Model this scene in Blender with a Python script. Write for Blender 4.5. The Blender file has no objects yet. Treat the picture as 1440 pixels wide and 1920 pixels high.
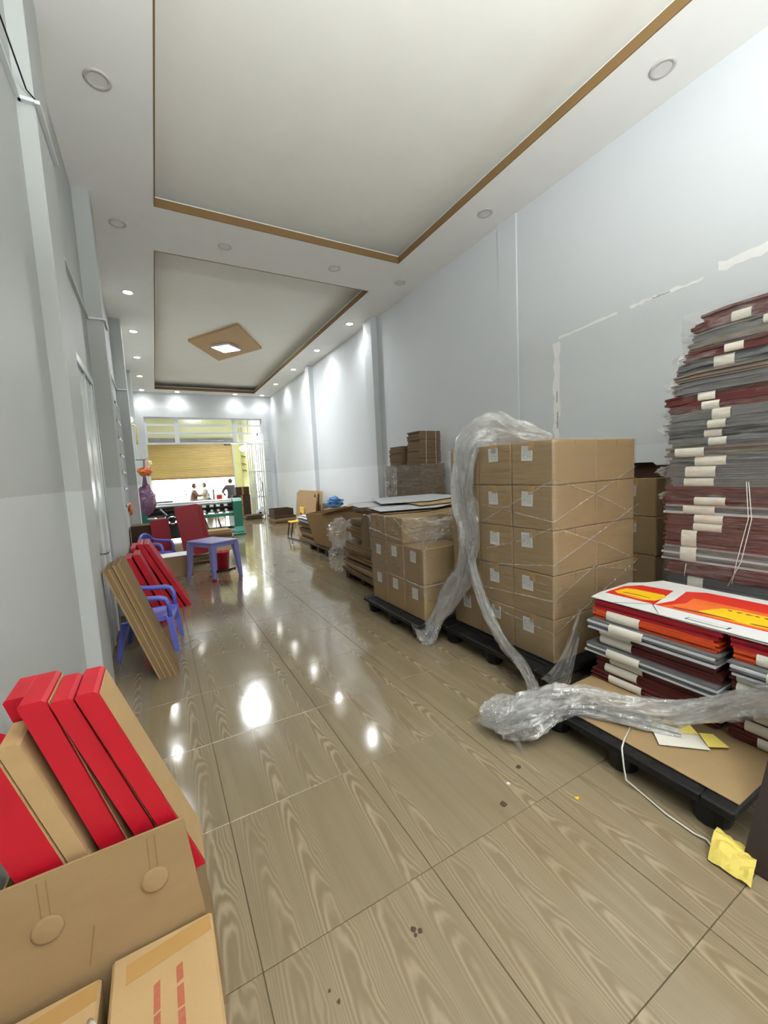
import bpy, math, random
from mathutils import Matrix, Vector, noise as mnoise

random.seed(7)
sc = bpy.context.scene
COL = sc.collection
PI = math.pi

# ------------------------------------------------------------------ camera
cam_d = bpy.data.cameras.new('camera')
cam = bpy.data.objects.new('camera', cam_d)
COL.objects.link(cam)
cam_d.sensor_fit = 'HORIZONTAL'
cam_d.sensor_width = 36.0
cam_d.lens = 768.5 / 1440 * 36.0
cam_d.clip_start = 0.02
cam_d.clip_end = 300
# columns: world axes seen by the camera (x right, y down, z forward)
RX = Vector((0.8720, -0.0908, 0.4811))
RY = Vector((-0.4872, -0.0623, 0.8710))
RZ = Vector((-0.0492, -0.9939, -0.0988))
right = Vector((RX[0], RY[0], RZ[0])).normalized()
down = Vector((RX[1], RY[1], RZ[1])).normalized()
fwd = right.cross(down).normalized()
down = fwd.cross(right)
M = Matrix.Identity(4)
for i in range(3):
    M[i][0], M[i][1], M[i][2] = right[i], -down[i], -fwd[i]
M[2][3] = 1.42
cam.matrix_world = M
sc.camera = cam

# ------------------------------------------------------------------ world, daylight, exposure
w = bpy.data.worlds.new('overcast_sky')
sc.world = w
w.use_nodes = True
bg = w.node_tree.nodes['Background']
bg.inputs[0].default_value = (0.97, 0.985, 1.0, 1)
bg.inputs[1].default_value = 5.0
vs = sc.view_settings
vs.view_transform = 'Standard'
vs.look = 'None'
vs.gamma = 1.0
vs.use_curve_mapping = False
vs.exposure = 0.55
sc.cycles.use_denoising = True
sc.cycles.max_bounces = 8
sc.cycles.diffuse_bounces = 5
sc.cycles.glossy_bounces = 4
sc.cycles.transparent_max_bounces = 16
sc.cycles.adaptive_threshold = 0.025
sc.cycles.caustics_reflective = False
sc.cycles.caustics_refractive = False
sc.cycles.sample_clamp_indirect = 6


def portal(name, loc, rot, sx, sy):
    d = bpy.data.lights.new(name, 'AREA')
    d.shape = 'RECTANGLE'
    d.size, d.size_y = sx, sy
    d.cycles.is_portal = True
    o = bpy.data.objects.new(name, d)
    COL.objects.link(o)
    o.location = loc
    o.rotation_euler = rot
    return o


YB = -3.4            # unseen doorway, added behind the camera to let in daylight
portal('daylight_portal_front', (2.0, YB, 1.15), (PI / 2, 0, 0), 1.6, 2.3)      # faces +Y
portal('daylight_portal_back', (1.4, 18.1, 0.75), (-PI / 2, 0, 0), 3.2, 1.6)    # faces -Y

# ------------------------------------------------------------------ helpers
def lin(c):
    def f(v):
        v /= 255.0
        return v / 12.92 if v <= 0.04045 else ((v + 0.055) / 1.055) ** 2.4
    return (f(c[0]), f(c[1]), f(c[2]), 1.0)


class NT:
    def __init__(s, name):
        s.m = bpy.data.materials.new(name)
        s.m.use_nodes = True
        s.t = s.m.node_tree
        s.b = s.t.nodes['Principled BSDF']
        s.out = s.t.nodes['Material Output']

    def n(s, typ, **kw):
        nd = s.t.nodes.new(typ)
        for k, v in kw.items():
            setattr(nd, k, v)
        return nd

    def l(s, a, b):
        s.t.links.new(a, b)

    def math(s, op, a, b=None, c=None):
        nd = s.n('ShaderNodeMath', operation=op)
        for i, v in enumerate((a, b, c)):
            if v is None:
                continue
            if isinstance(v, (int, float)):
                nd.inputs[i].default_value = v
            else:
                s.l(v, nd.inputs[i])
        return nd.outputs[0]

    def mix(s, fac, a, b):
        nd = s.n('ShaderNodeMix', data_type='RGBA')
        for sock, v in ((nd.inputs[0], fac), (nd.inputs[6], a), (nd.inputs[7], b)):
            if isinstance(v, (int, float)):
                sock.default_value = v
            elif isinstance(v, tuple):
                sock.default_value = v
            else:
                s.l(v, sock)
        return nd.outputs[2]

    def noise(s, vec, scale, detail=3, rough=0.55):
        nd = s.n('ShaderNodeTexNoise')
        nd.inputs['Scale'].default_value = scale
        nd.inputs['Detail'].default_value = detail
        nd.inputs['Roughness'].default_value = rough
        if vec is not None:
            s.l(vec, nd.inputs['Vector'])
        return nd.outputs['Fac']


def mat(name, rgb, rough=0.6, spec=0.4, var=0.06, scale=8.0, metal=0.0, bump=0.0, stretch=None, coat=0.0):
    k = NT(name)
    tc = k.n('ShaderNodeTexCoord')
    vec = tc.outputs['Object']
    if stretch:
        mp = k.n('ShaderNodeMapping')
        mp.inputs['Scale'].default_value = stretch
        k.l(vec, mp.inputs['Vector'])
        vec = mp.outputs[0]
    nz = k.noise(vec, scale, 4)
    c = lin(rgb)
    d = tuple(max(0, v * (1 - 2 * var)) for v in c[:3]) + (1,)
    e = tuple(min(1, v * (1 + 2 * var)) for v in c[:3]) + (1,)
    k.l(k.mix(nz, d, e), k.b.inputs['Base Color'])
    k.b.inputs['Roughness'].default_value = rough
    k.b.inputs['Specular IOR Level'].default_value = spec
    k.b.inputs['Metallic'].default_value = metal
    k.b.inputs['Coat Weight'].default_value = coat
    if bump:
        bp = k.n('ShaderNodeBump')
        bp.inputs['Strength'].default_value = bump
        bp.inputs['Distance'].default_value = 0.01
        k.l(nz, bp.inputs['Height'])
        k.l(bp.outputs[0], k.b.inputs['Normal'])
    return k.m


def emis(name, rgb, strength):
    k = NT(name)
    k.b.inputs['Base Color'].default_value = (0.8, 0.8, 0.8, 1)
    k.b.inputs['Emission Color'].default_value = lin(rgb)
    k.b.inputs['Emission Strength'].default_value = strength
    return k.m


def mat_film(name, lo, hi, scale, tint=(0.93, 0.94, 0.94), rough=0.16, diff=0.35, stretch=(1, 1, 1)):
    k = NT(name)
    tc = k.n('ShaderNodeTexCoord')
    mp = k.n('ShaderNodeMapping')
    mp.inputs['Scale'].default_value = stretch
    k.l(tc.outputs['Object'], mp.inputs['Vector'])
    nz = k.noise(mp.outputs[0], scale, 5, 0.65)
    rp = k.n('ShaderNodeMapRange')
    rp.inputs[1].default_value = 0.40
    rp.inputs[2].default_value = 0.68
    rp.inputs[3].default_value = lo
    rp.inputs[4].default_value = hi
    k.l(nz, rp.inputs[0])
    tr = k.n('ShaderNodeBsdfTransparent')
    tr.inputs[0].default_value = (0.97, 0.97, 0.97, 1)
    gl = k.n('ShaderNodeBsdfGlossy')
    gl.inputs['Color'].default_value = tint + (1,)
    gl.inputs['Roughness'].default_value = rough
    df = k.n('ShaderNodeBsdfDiffuse')
    df.inputs[0].default_value = tint + (1,)
    tl = k.n('ShaderNodeBsdfTranslucent')
    tl.inputs[0].default_value = tint + (1,)
    m0 = k.n('ShaderNodeMixShader')
    m0.inputs[0].default_value = 0.5
    k.l(df.outputs[0], m0.inputs[1])
    k.l(tl.outputs[0], m0.inputs[2])
    m1 = k.n('ShaderNodeMixShader')
    m1.inputs[0].default_value = diff
    k.l(gl.outputs[0], m1.inputs[1])
    k.l(m0.outputs[0], m1.inputs[2])
    m2 = k.n('ShaderNodeMixShader')
    k.l(rp.outputs[0], m2.inputs[0])
    k.l(tr.outputs[0], m2.inputs[1])
    k.l(m1.outputs[0], m2.inputs[2])
    bp = k.n('ShaderNodeBump')
    bp.inputs['Strength'].default_value = 0.5
    bp.inputs['Distance'].default_value = 0.01
    k.l(nz, bp.inputs['Height'])
    k.l(bp.outputs[0], gl.inputs['Normal'])
    k.l(m2.outputs[0], k.out.inputs[0])
    return k.m


class MB:
    """collects geometry for one mesh object"""
    def __init__(s):
        s.v, s.f, s.mi = [], [], []

    def add(s, vs_, fs_, Mx=None, mi=0):
        b = len(s.v)
        for p in vs_:
            p = Vector(p)
            s.v.append(tuple(Mx @ p) if Mx is not None else tuple(p))
        for f in fs_:
            s.f.append(tuple(i + b for i in f))
            s.mi.append(mi)
        return s

    def box(s, x0, x1, y0, y1, z0, z1, Mx=None, mi=0):
        vs_ = [(x, y, z) for z in (z0, z1) for y in (y0, y1) for x in (x0, x1)]
        return s.add(vs_, [(0, 2, 3, 1), (4, 5, 7, 6), (0, 1, 5, 4), (2, 6, 7, 3), (0, 4, 6, 2), (1, 3, 7, 5)], Mx, mi)

    def cbox(s, x0, x1, y0, y1, z0, z1, c=0.006, Mx=None, mi=0):
        """chamfered box"""
        vs_, fs_ = [], []
        idx = {}
        X, Y, Z = (x0, x1), (y0, y1), (z0, z1)
        for a in (0, 1):
            for b in (0, 1):
                for d in (0, 1):
                    for ax in range(3):
                        p = [X[a], Y[b], Z[d]]
                        sg = (a, b, d)
                        for o in range(3):
                            if o != ax:
                                p[o] += c if sg[o] == 0 else -c
                        idx[(a, b, d, ax)] = len(vs_)
                        vs_.append(p)
        for ax in range(3):
            for sgn in (0, 1):
                loop = []
                for (u, v) in ((0, 0), (1, 0), (1, 1), (0, 1)):
                    k3 = [0, 0, 0]
                    k3[ax] = sgn
                    k3[(ax + 1) % 3] = u
                    k3[(ax + 2) % 3] = v
                    loop.append(idx[(k3[0], k3[1], k3[2], ax)])
                fs_.append(tuple(loop if sgn else loop[::-1]))
        for ax in range(3):
            a1, a2 = (ax + 1) % 3, (ax + 2) % 3
            for u in (0, 1):
                for v in (0, 1):
                    q = []
                    for t in (0, 1):
                        k3 = [0, 0, 0]
                        k3[ax], k3[a1], k3[a2] = t, u, v
                        q.append((idx[tuple(k3) + (a1,)], idx[tuple(k3) + (a2,)]))
                    loop = (q[0][0], q[1][0], q[1][1], q[0][1])
                    fs_.append(loop if (u == v) else loop[::-1])
        for a in (0, 1):
            for b in (0, 1):
                for d in (0, 1):
                    t = (idx[(a, b, d, 0)], idx[(a, b, d, 1)], idx[(a, b, d, 2)])
                    fs_.append(t if (a + b + d) % 2 == 1 else t[::-1])
        return s.add(vs_, fs_, Mx, mi)

    def tube(s, pts, r, n=8, Mx=None, mi=0, cap=True):
        pts = [Vector(p) for p in pts]
        rr = r if isinstance(r, (list, tuple)) else [r] * len(pts)
        vs_, fs_ = [], []
        up = Vector((0.0123, 0.031, 1)).normalized()
        prev = None
        for i, p in enumerate(pts):
            a = pts[max(0, i - 1)]
            b = pts[min(len(pts) - 1, i + 1)]
            t = (b - a).normalized()
            if prev is None:
                u = t.cross(up if abs(t.dot(up)) < 0.95 else Vector((1, 0, 0))).normalized()
            else:
                u = (prev - t * prev.dot(t)).normalized()
            prev = u
            v = t.cross(u)
            for k in range(n):
                a_ = 2 * PI * k / n
                vs_.append(p + (u * math.cos(a_) + v * math.sin(a_)) * rr[i])
        for i in range(len(pts) - 1):
            for k in range(n):
                k2 = (k + 1) % n
                fs_.append((i * n + k, i * n + k2, (i + 1) * n + k2, (i + 1) * n + k))
        if cap:
            fs_.append(tuple(range(n))[::-1])
            fs_.append(tuple((len(pts) - 1) * n + k for k in range(n)))
        return s.add(vs_, fs_, Mx, mi)

    def cyl(s, a, b, r, n=16, Mx=None, mi=0):
        return s.tube([a, b], r, n, Mx, mi)

    def lathe(s, prof, n=20, Mx=None, mi=0):
        vs_, fs_ = [], []
        for (r, z) in prof:
            for k in range(n):
                a = 2 * PI * k / n
                vs_.append((r * math.cos(a), r * math.sin(a), z))
        for i in range(len(prof) - 1):
            for k in range(n):
                k2 = (k + 1) % n
                fs_.append((i * n + k, i * n + k2, (i + 1) * n + k2, (i + 1) * n + k))
        return s.add(vs_, fs_, Mx, mi)

    def prism(s, poly, ext, Mx=None, mi=0):
        """poly: list of 3d points, extruded by vector ext"""
        n = len(poly)
        e = Vector(ext)
        vs_ = [Vector(p) for p in poly] + [Vector(p) + e for p in poly]
        fs_ = [tuple(range(n))[::-1], tuple(range(n, 2 * n))]
        for i in range(n):
            j = (i + 1) % n
            fs_.append((i, j, n + j, n + i))
        return s.add(vs_, fs_, Mx, mi)

    def grid(s, fn, nu, nv, Mx=None, mi=0, closed_u=False):
        vs_, fs_ = [], []
        for i in range(nu + 1):
            for j in range(nv + 1):
                vs_.append(fn(i / nu, j / nv))
        for i in range(nu):
            for j in range(nv):
                a = i * (nv + 1) + j
                fs_.append((a, a + 1, a + nv + 2, a + nv + 1))
        return s.add(vs_, fs_, Mx, mi)

    def build(s, name, mats, parent=None, smooth=False, fix=True):
        me = bpy.data.meshes.new(name)
        me.from_pydata(s.v, [], s.f)
        if not isinstance(mats, (list, tuple)):
            mats = [mats]
        for m_ in mats:
            me.materials.append(m_)
        if any(s.mi):
            me.polygons.foreach_set('material_index', s.mi)
        if smooth:
            me.polygons.foreach_set('use_smooth', [True] * len(me.polygons))
        if fix:
            import bmesh
            bm = bmesh.new()
            bm.from_mesh(me)
            bmesh.ops.recalc_face_normals(bm, faces=bm.faces)
            bm.to_mesh(me)
            bm.free()
        me.update()
        o = bpy.data.objects.new(name, me)
        COL.objects.link(o)
        if parent is not None:
            o.parent = parent
            o.matrix_parent_inverse = Matrix.Translation(-parent.location) if parent.type == 'EMPTY' else Matrix.Identity(4)
        return o


def tag(o, label, cat, group=None):
    o['label'] = label
    o['category'] = cat
    if group:
        o['group'] = group
    return o


def thing(name, label, cat, loc, group=None):
    """Empty at a thing's base; parts are built in world coordinates and parented"""
    o = bpy.data.objects.new(name, None)
    COL.objects.link(o)
    o.location = loc
    o.empty_display_size = 0.05
    return tag(o, label, cat, group)


def struct(name, mb, m, parent=None, smooth=False):
    o = mb.build(name, m, parent, smooth)
    if parent is None:
        o['kind'] = 'structure'
    return o


def rot(deg, axis='Z', at=(0, 0, 0)):
    T = Matrix.Translation(Vector(at))
    return T @ Matrix.Rotation(math.radians(deg), 4, axis) @ T.inverted()


ORD = ['first', 'second', 'third', 'fourth', 'fifth', 'sixth', 'seventh', 'eighth', 'ninth', 'tenth', 'eleventh', 'twelfth',
       'thirteenth', 'fourteenth', 'fifteenth', 'sixteenth', 'seventeenth', 'eighteenth', 'nineteenth', 'twentieth',
       'twenty-first', 'twenty-second', 'twenty-third', 'twenty-fourth', 'twenty-fifth', 'twenty-sixth', 'twenty-seventh',
       'twenty-eighth', 'twenty-ninth', 'thirtieth', 'thirty-first', 'thirty-second', 'thirty-third', 'thirty-fourth']

# ------------------------------------------------------------------ materials
def mat_wall(name, upper, lower, zsplit):
    k = NT(name)
    g = k.n('ShaderNodeNewGeometry')
    sx = k.n('ShaderNodeSeparateXYZ')
    k.l(g.outputs['Position'], sx.inputs[0])
    nz = k.noise(g.outputs['Position'], 1.6, 4)
    nf = k.noise(g.outputs['Position'], 30, 3)
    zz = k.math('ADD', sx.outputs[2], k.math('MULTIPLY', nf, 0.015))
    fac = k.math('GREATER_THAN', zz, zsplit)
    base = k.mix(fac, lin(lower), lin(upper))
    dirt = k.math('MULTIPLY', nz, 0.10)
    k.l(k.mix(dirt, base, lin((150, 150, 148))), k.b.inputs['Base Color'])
    k.b.inputs['Roughness'].default_value = 0.6
    k.b.inputs['Specular IOR Level'].default_value = 0.25
    bp = k.n('ShaderNodeBump')
    bp.inputs['Strength'].default_value = 0.08
    bp.inputs['Distance'].default_value = 0.01
    k.l(nz, bp.inputs['Height'])
    k.l(bp.outputs[0], k.b.inputs['Normal'])
    return k.m


def mat_tile():
    k = NT('wood_look_tile')
    tc = k.n('ShaderNodeTexCoord')
    oi = k.n('ShaderNodeObjectInfo')
    rnd = oi.outputs['Random']
    sx = k.n('ShaderNodeSeparateXYZ')
    k.l(tc.outputs['Object'], sx.inputs[0])
    x, y = sx.outputs[0], sx.outputs[1]
    rr = k.math('FLOOR', k.math('MULTIPLY', rnd, 5))
    # planks 0.15 m wide inside a tile
    pu = k.math('DIVIDE', k.math('ADD', x, 0.3), 0.15)
    pi_ = k.math('FLOOR', pu)
    u = k.math('SUBTRACT', k.math('FRACT', pu), 0.5)
    cm = k.n('ShaderNodeCombineXYZ')
    k.l(pi_, cm.inputs[0])
    k.l(rr, cm.inputs[1])
    wn = k.n('ShaderNodeTexWhiteNoise', noise_dimensions='2D')
    k.l(cm.outputs[0], wn.inputs['Vector'])
    h = wn.outputs['Value']
    seed = k.math('ADD', k.math('MULTIPLY', h, 37.0), k.math('MULTIPLY', rr, 3.0))
    # warped coordinates
    c2 = k.n('ShaderNodeCombineXYZ')
    k.l(k.math('MULTIPLY', x, 9.0), c2.inputs[0])
    k.l(k.math('ADD', k.math('MULTIPLY', y, 2.6), seed), c2.inputs[1])
    n1 = k.noise(c2.outputs[0], 1.0, 3, 0.5)
    uo = k.math('ADD', u, k.math('MULTIPLY', k.math('SUBTRACT', n1, 0.5), 0.35))
    u2 = k.math('MULTIPLY', uo, uo)
    ring = k.math('ADD', k.math('ADD', k.math('MULTIPLY', y, 1.25), seed), k.math('MULTIPLY', u2, 5.0))
    ring = k.math('ADD', ring, k.math('MULTIPLY', n1, 0.9))
    s1 = k.math('SINE', k.math('MULTIPLY', ring, 6.283 * 5.0))
    s1 = k.math('ADD', k.math('MULTIPLY', s1, 0.5), 0.5)
    s1 = k.math('POWER', s1, 1.6)
    cath = k.math('GREATER_THAN', h, 0.40)
    edge = k.math('SUBTRACT', 1.0, k.math('MULTIPLY', k.math('ABSOLUTE', u), 1.7))
    amp = k.math('MULTIPLY', cath, k.math('MAXIMUM', edge, 0.0))
    # fine straight grain
    c3 = k.n('ShaderNodeCombineXYZ')
    k.l(k.math('MULTIPLY', x, 75.0), c3.inputs[0])
    k.l(k.math('ADD', k.math('MULTIPLY', y, 3.0), seed), c3.inputs[1])
    n2 = k.noise(c3.outputs[0], 1.0, 4, 0.6)
    c4 = k.n('ShaderNodeCombineXYZ')
    k.l(k.math('MULTIPLY', x, 16.0), c4.inputs[0])
    k.l(k.math('ADD', k.math('MULTIPLY', y, 1.1), seed), c4.inputs[1])
    n3 = k.noise(c4.outputs[0], 1.0, 2, 0.5)
    base = k.mix(n3, lin((120, 107, 84)), lin((143, 129, 104)))
    base = k.mix(k.math('MULTIPLY', n2, 0.30), base, lin((100, 85, 63)))
    ringcol = k.mix(s1, lin((108, 91, 68)), lin((178, 163, 137)))
    amp = k.math('MULTIPLY', amp, k.math('MINIMUM', k.math('MAXIMUM', k.math('MULTIPLY', k.math('SUBTRACT', n3, 0.34), 4.0), 0.15), 1.0))
    col = k.mix(k.math('MULTIPLY', amp, 0.46), base, ringcol)
    k.l(col, k.b.inputs['Base Color'])
    g = k.n('ShaderNodeNewGeometry')
    nr = k.noise(g.outputs['Position'], 5.0, 4)
    k.l(k.math('ADD', k.math('MULTIPLY', nr, 0.10), 0.05), k.b.inputs['Roughness'])
    k.b.inputs['Specular IOR Level'].default_value = 0.75
    nb = k.noise(g.outputs['Position'], 3.0, 2)
    bp = k.n('ShaderNodeBump')
    bp.inputs['Strength'].default_value = 0.10
    bp.inputs['Distance'].default_value = 0.012
    k.l(nb, bp.inputs['Height'])
    k.l(bp.outputs[0], k.b.inputs['Normal'])
    return k.m


def mat_kraft(name, rgb, streak=(1, 1, 3), rough=0.75):
    k = NT(name)
    tc = k.n('ShaderNodeTexCoord')
    oi = k.n('ShaderNodeObjectInfo')
    mp = k.n('ShaderNodeMapping')
    mp.inputs['Scale'].default_value = streak
    k.l(tc.outputs['Object'], mp.inputs['Vector'])
    n1 = k.noise(mp.outputs[0], 6.0, 5, 0.6)
    n2 = k.noise(tc.outputs['Object'], 140, 2)
    c = lin(rgb)
    d = tuple(v * 0.86 for v in c[:3]) + (1,)
    e = tuple(min(1, v * 1.10) for v in c[:3]) + (1,)
    b = k.mix(n1, d, e)
    b = k.mix(k.math('MULTIPLY', n2, 0.18), b, tuple(v * 0.55 for v in c[:3]) + (1,))
    b = k.mix(k.math('MULTIPLY', oi.outputs['Random'], 0.16), b, tuple(v * 0.7 for v in c[:3]) + (1,))
    k.l(b, k.b.inputs['Base Color'])
    k.b.inputs['Roughness'].default_value = rough
    k.b.inputs['Specular IOR Level'].default_value = 0.25
    return k.m


def mat_label():
    k = NT('printed_label')
    tc = k.n('ShaderNodeTexCoord')
    sx = k.n('ShaderNodeSeparateXYZ')
    k.l(tc.outputs['Generated'], sx.inputs[0])
    zz, yy = sx.outputs[2], sx.outputs[1]
    ln = k.math('GREATER_THAN', k.math('SINE', k.math('MULTIPLY', zz, 6.283 * 8)), 0.25)
    nz = k.noise(tc.outputs['Generated'], 16, 2)
    word = k.math('GREATER_THAN', nz, 0.44)
    ins = k.math('MULTIPLY', k.math('GREATER_THAN', yy, 0.10), k.math('LESS_THAN', yy, 0.92))
    ins = k.math('MULTIPLY', ins, k.math('GREATER_THAN', zz, 0.16))
    ins = k.math('MULTIPLY', ins, k.math('LESS_THAN', zz, 0.92))
    f = k.math('MULTIPLY', k.math('MULTIPLY', k.math('MULTIPLY', ln, word), ins), 0.6)
    k.l(k.mix(f, lin((218, 218, 214)), lin((70, 70, 75))), k.b.inputs['Base Color'])
    k.b.inputs['Roughness'].default_value = 0.5
    return k.m


MAT = {}
MAT['wall_r'] = mat_wall('painted_wall', (214, 218, 222), (226, 229, 233), 1.552)
MAT['wall_l'] = mat_wall('painted_wall_left_dimmed', (178, 182, 180), (198, 202, 202), 1.40)  # same paint as the right wall, darkened to imitate its weaker light
MAT['ceil'] = mat('ceiling_plaster', (236, 235, 231), 0.8, 0.2, 0.02, 3)
MAT['ceil_up'] = mat('upper_ceiling_plaster', (236, 234, 226), 0.85, 0.15, 0.02, 3)
MAT['tan'] = mat('tan_painted_trim', (128, 101, 64), 0.6, 0.3, 0.05, 3)
MAT['tan_panel'] = mat('tan_ceiling_panel', (180, 148, 108), 0.6, 0.3, 0.03, 3)
MAT['tile'] = mat_tile()
MAT['grout'] = mat('tile_grout', (96, 86, 70), 0.9, 0.2)
MAT['kraft'] = mat_kraft('kraft_cardboard', (150, 125, 90))
MAT['kraft_l'] = mat_kraft('pale_kraft_cardboard', (178, 148, 106))
MAT['kraft_d'] = mat_kraft('dark_kraft_cardboard', (118, 97, 74), (1, 1, 30))
MAT['kraft_e'] = mat_kraft('corrugated_board_edge', (132, 108, 76), (1, 1, 60))
MAT['kraft_x'] = mat_kraft('old_brown_cardboard', (74, 56, 42), (1, 1, 14))
MAT['tape'] = mat('brown_packing_tape', (168, 132, 82), 0.25, 0.5, 0.03)
MAT['label'] = mat_label()
MAT['print_red'] = mat('red_ink_print', (158, 92, 70), 0.7, 0.2, 0.12, 90)
MAT['red'] = mat('red_paper', (172, 16, 34), 0.5, 0.35, 0.05, 12)
MAT['red_d'] = mat('deep_red_board', (150, 22, 36), 0.5, 0.4, 0.06, 12)
MAT['red_pl'] = mat('red_plastic', (190, 30, 45), 0.3, 0.5, 0.03)
MAT['maroon'] = mat('maroon_folded_board', (88, 38, 36), 0.5, 0.4, 0.16, 60, stretch=(1, 1, 14))
MAT['greyb'] = mat('grey_folded_board', (100, 100, 101), 0.55, 0.35, 0.16, 60, stretch=(1, 1, 14))
MAT['brownb'] = mat('taupe_folded_board', (112, 100, 90), 0.55, 0.35, 0.16, 60, stretch=(1, 1, 14))
MAT['orangeb'] = mat('orange_folded_board', (196, 72, 34), 0.45, 0.4, 0.1, 30)
MAT['band'] = mat('cream_paper_band', (228, 224, 212), 0.7, 0.25, 0.04, 20)
MAT['whiteb'] = mat('white_card', (226, 226, 226), 0.6, 0.3, 0.02)
MAT['greysheet'] = mat('grey_white_card', (196, 198, 202), 0.55, 0.3, 0.05, 3)
MAT['black_pl'] = mat('black_plastic', (15, 15, 16), 0.5, 0.35, 0.1)
MAT['blue_pl'] = mat('blue_violet_plastic', (98, 108, 200), 0.32, 0.5, 0.03)
MAT['violet_pl'] = mat('grey_violet_plastic', (128, 126, 190), 0.35, 0.5, 0.03)
MAT['white_mt'] = mat('white_painted_steel', (216, 220, 222), 0.35, 0.5, 0.03)
MAT['grey_mt'] = mat('grey_painted_frame', (206, 210, 212), 0.45, 0.4, 0.03)
MAT['alu'] = mat('aluminium_frame', (170, 176, 178), 0.3, 0.5, 0.05, metal=0.6)
MAT['steel'] = mat('brushed_steel', (150, 152, 154), 0.28, 0.5, 0.05, metal=0.9)
MAT['dark_mt'] = mat('dark_oily_steel', (52, 54, 58), 0.35, 0.5, 0.1, metal=0.5)
MAT['green'] = mat('green_machine_enamel', (44, 122, 104), 0.4, 0.45, 0.08)
MAT['yellow'] = mat('yellow_paper', (206, 186, 92), 0.6, 0.3, 0.08)
MAT['yellow_ink'] = mat('yellow_ink_print', (240, 196, 28), 0.45, 0.4, 0.06)
MAT['red_ink'] = mat('bright_red_print', (206, 40, 26), 0.35, 0.45, 0.05)
MAT['orange_ink'] = mat('orange_print', (228, 108, 40), 0.35, 0.45, 0.1, 10)
MAT['dark_ink'] = mat('dark_red_print', (120, 48, 24), 0.4, 0.4, 0.05)
MAT['black'] = mat('black_rubber', (22, 22, 22), 0.6, 0.3, 0.1)
MAT['patch'] = mat('filler_plaster', (240, 240, 239), 0.85, 0.15, 0.02, 25)
MAT['patch_d'] = mat('bare_mortar', (176, 170, 164), 0.9, 0.1, 0.15, 40)
MAT['lime'] = mat('yellow_green_paint', (232, 234, 178), 0.6, 0.3, 0.04)
MAT['shutter'] = mat('tan_roller_shutter', (220, 196, 146), 0.45, 0.4, 0.05, 2)
MAT['front_wall_dark'] = mat('dark_grey_front_wall', (110, 108, 106), 0.7, 0.2, 0.04, 2)  # wall out of view, darkened to cut the light bouncing off it
MAT['board_dark'] = mat('dark_brown_board', (40, 29, 24), 0.6, 0.3, 0.1, 12)
MAT['street'] = mat('pale_concrete_street', (190, 188, 184), 0.85, 0.2, 0.05, 1.5)
MAT['glassw'] = mat('frosted_glass', (206, 218, 214), 0.25, 0.5, 0.02)
MAT['purple'] = mat_film('purple_plastic_bag', 0.75, 0.95, 9, (0.30, 0.17, 0.28), 0.2, 0.7)
MAT['orange_bag'] = mat('orange_plastic_bag', (206, 110, 60), 0.3, 0.5, 0.12, 20)
MAT['blue_bag'] = mat('blue_plastic_bag', (96, 150, 206), 0.3, 0.5, 0.1, 20)
MAT['film'] = mat_film('stretch_film', 0.03, 0.30, 14, diff=0.35, stretch=(1, 1, 5), rough=0.09)
MAT['film_t'] = mat_film('tight_stretch_film', 0.02, 0.20, 9, diff=0.35, stretch=(0.5, 0.5, 9), rough=0.10)
MAT['film_h'] = mat_film('bunched_stretch_film', 0.10, 0.40, 16, diff=0.52, rough=0.06, tint=(1.0, 1.0, 1.0), stretch=(1, 1, 1))
MAT['crease'] = mat_film('gathered_film_edge', 0.08, 0.36, 30, diff=0.95, tint=(1.0, 1.0, 1.0))
MAT['string'] = mat('white_plastic_string', (220, 218, 210), 0.4, 0.4, 0.03)
MAT['skin'] = mat('skin', (150, 112, 92), 0.6, 0.3, 0.03)
MAT['hair'] = mat('dark_hair', (34, 30, 28), 0.5, 0.3, 0.05)
MAT['cloth_d'] = mat('dark_grey_cloth', (62, 62, 70), 0.9, 0.1, 0.06)
MAT['cloth_g'] = mat('olive_grey_cloth', (128, 126, 110), 0.9, 0.1, 0.06)
MAT['cloth_b'] = mat('brown_cloth', (100, 82, 76), 0.9, 0.1, 0.06)
MAT['dirt'] = mat('dried_dirt', (74, 62, 50), 0.8, 0.1, 0.1)
MAT['lamp'] = emis('lit_lamp_lens', (255, 252, 244), 55.0)
MAT['led'] = emis('lit_panel_lens', (255, 250, 240), 14.0)
MAT['bulb'] = emis('lit_bulb', (255, 255, 250), 10.0)
MAT['lens_off'] = mat('unlit_lamp_lens', (214, 210, 204), 0.3, 0.5, 0.02)
MAT['ring'] = mat('lamp_trim_ring', (188, 184, 180), 0.4, 0.5, 0.03)

# ------------------------------------------------------------------ the setting
XL, XR, YE, ZC = -0.455, 3.955, 15.45, 4.331
ZU = 4.56           # upper ceiling inside the recesses
T0X, T0Y, TS = 0.144, 1.118, 0.597

floor = struct('floor', MB().box(XL, XR, YB, 18.6, -0.20, -0.004), MAT['grout'])
tile_mb = MB().cbox(-TS / 2 + .0012, TS / 2 - .0012, -TS / 2 + .0012, TS / 2 - .0012, -0.008, 0.0, 0.0014)
tile_me = None
ix0 = math.floor((XL - T0X) / TS)
for iy in range(math.floor((YB - T0Y) / TS) + 1, int((18.6 - T0Y) / TS)):
    for ix in range(ix0, 7):
        x0, x1 = T0X + ix * TS, T0X + (ix + 1) * TS
        cx, cy = (x0 + x1) / 2, T0Y + (iy + .5) * TS
        if tile_me is None:
            t = tile_mb.build('floor_tile', MAT['tile'], floor)
            tile_me = t.data
        else:
            t = bpy.data.objects.new('floor_tile', tile_me)
            COL.objects.link(t)
            t.parent = floor
        t.location = (cx, cy, 0)

struct('ground', MB().box(-40, 44, 18.6, 70, -0.45, -0.25), MAT['street'])
struct('ground', MB().box(-40, 44, -40, YB, -0.45, -0.20), MAT['street'])

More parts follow.
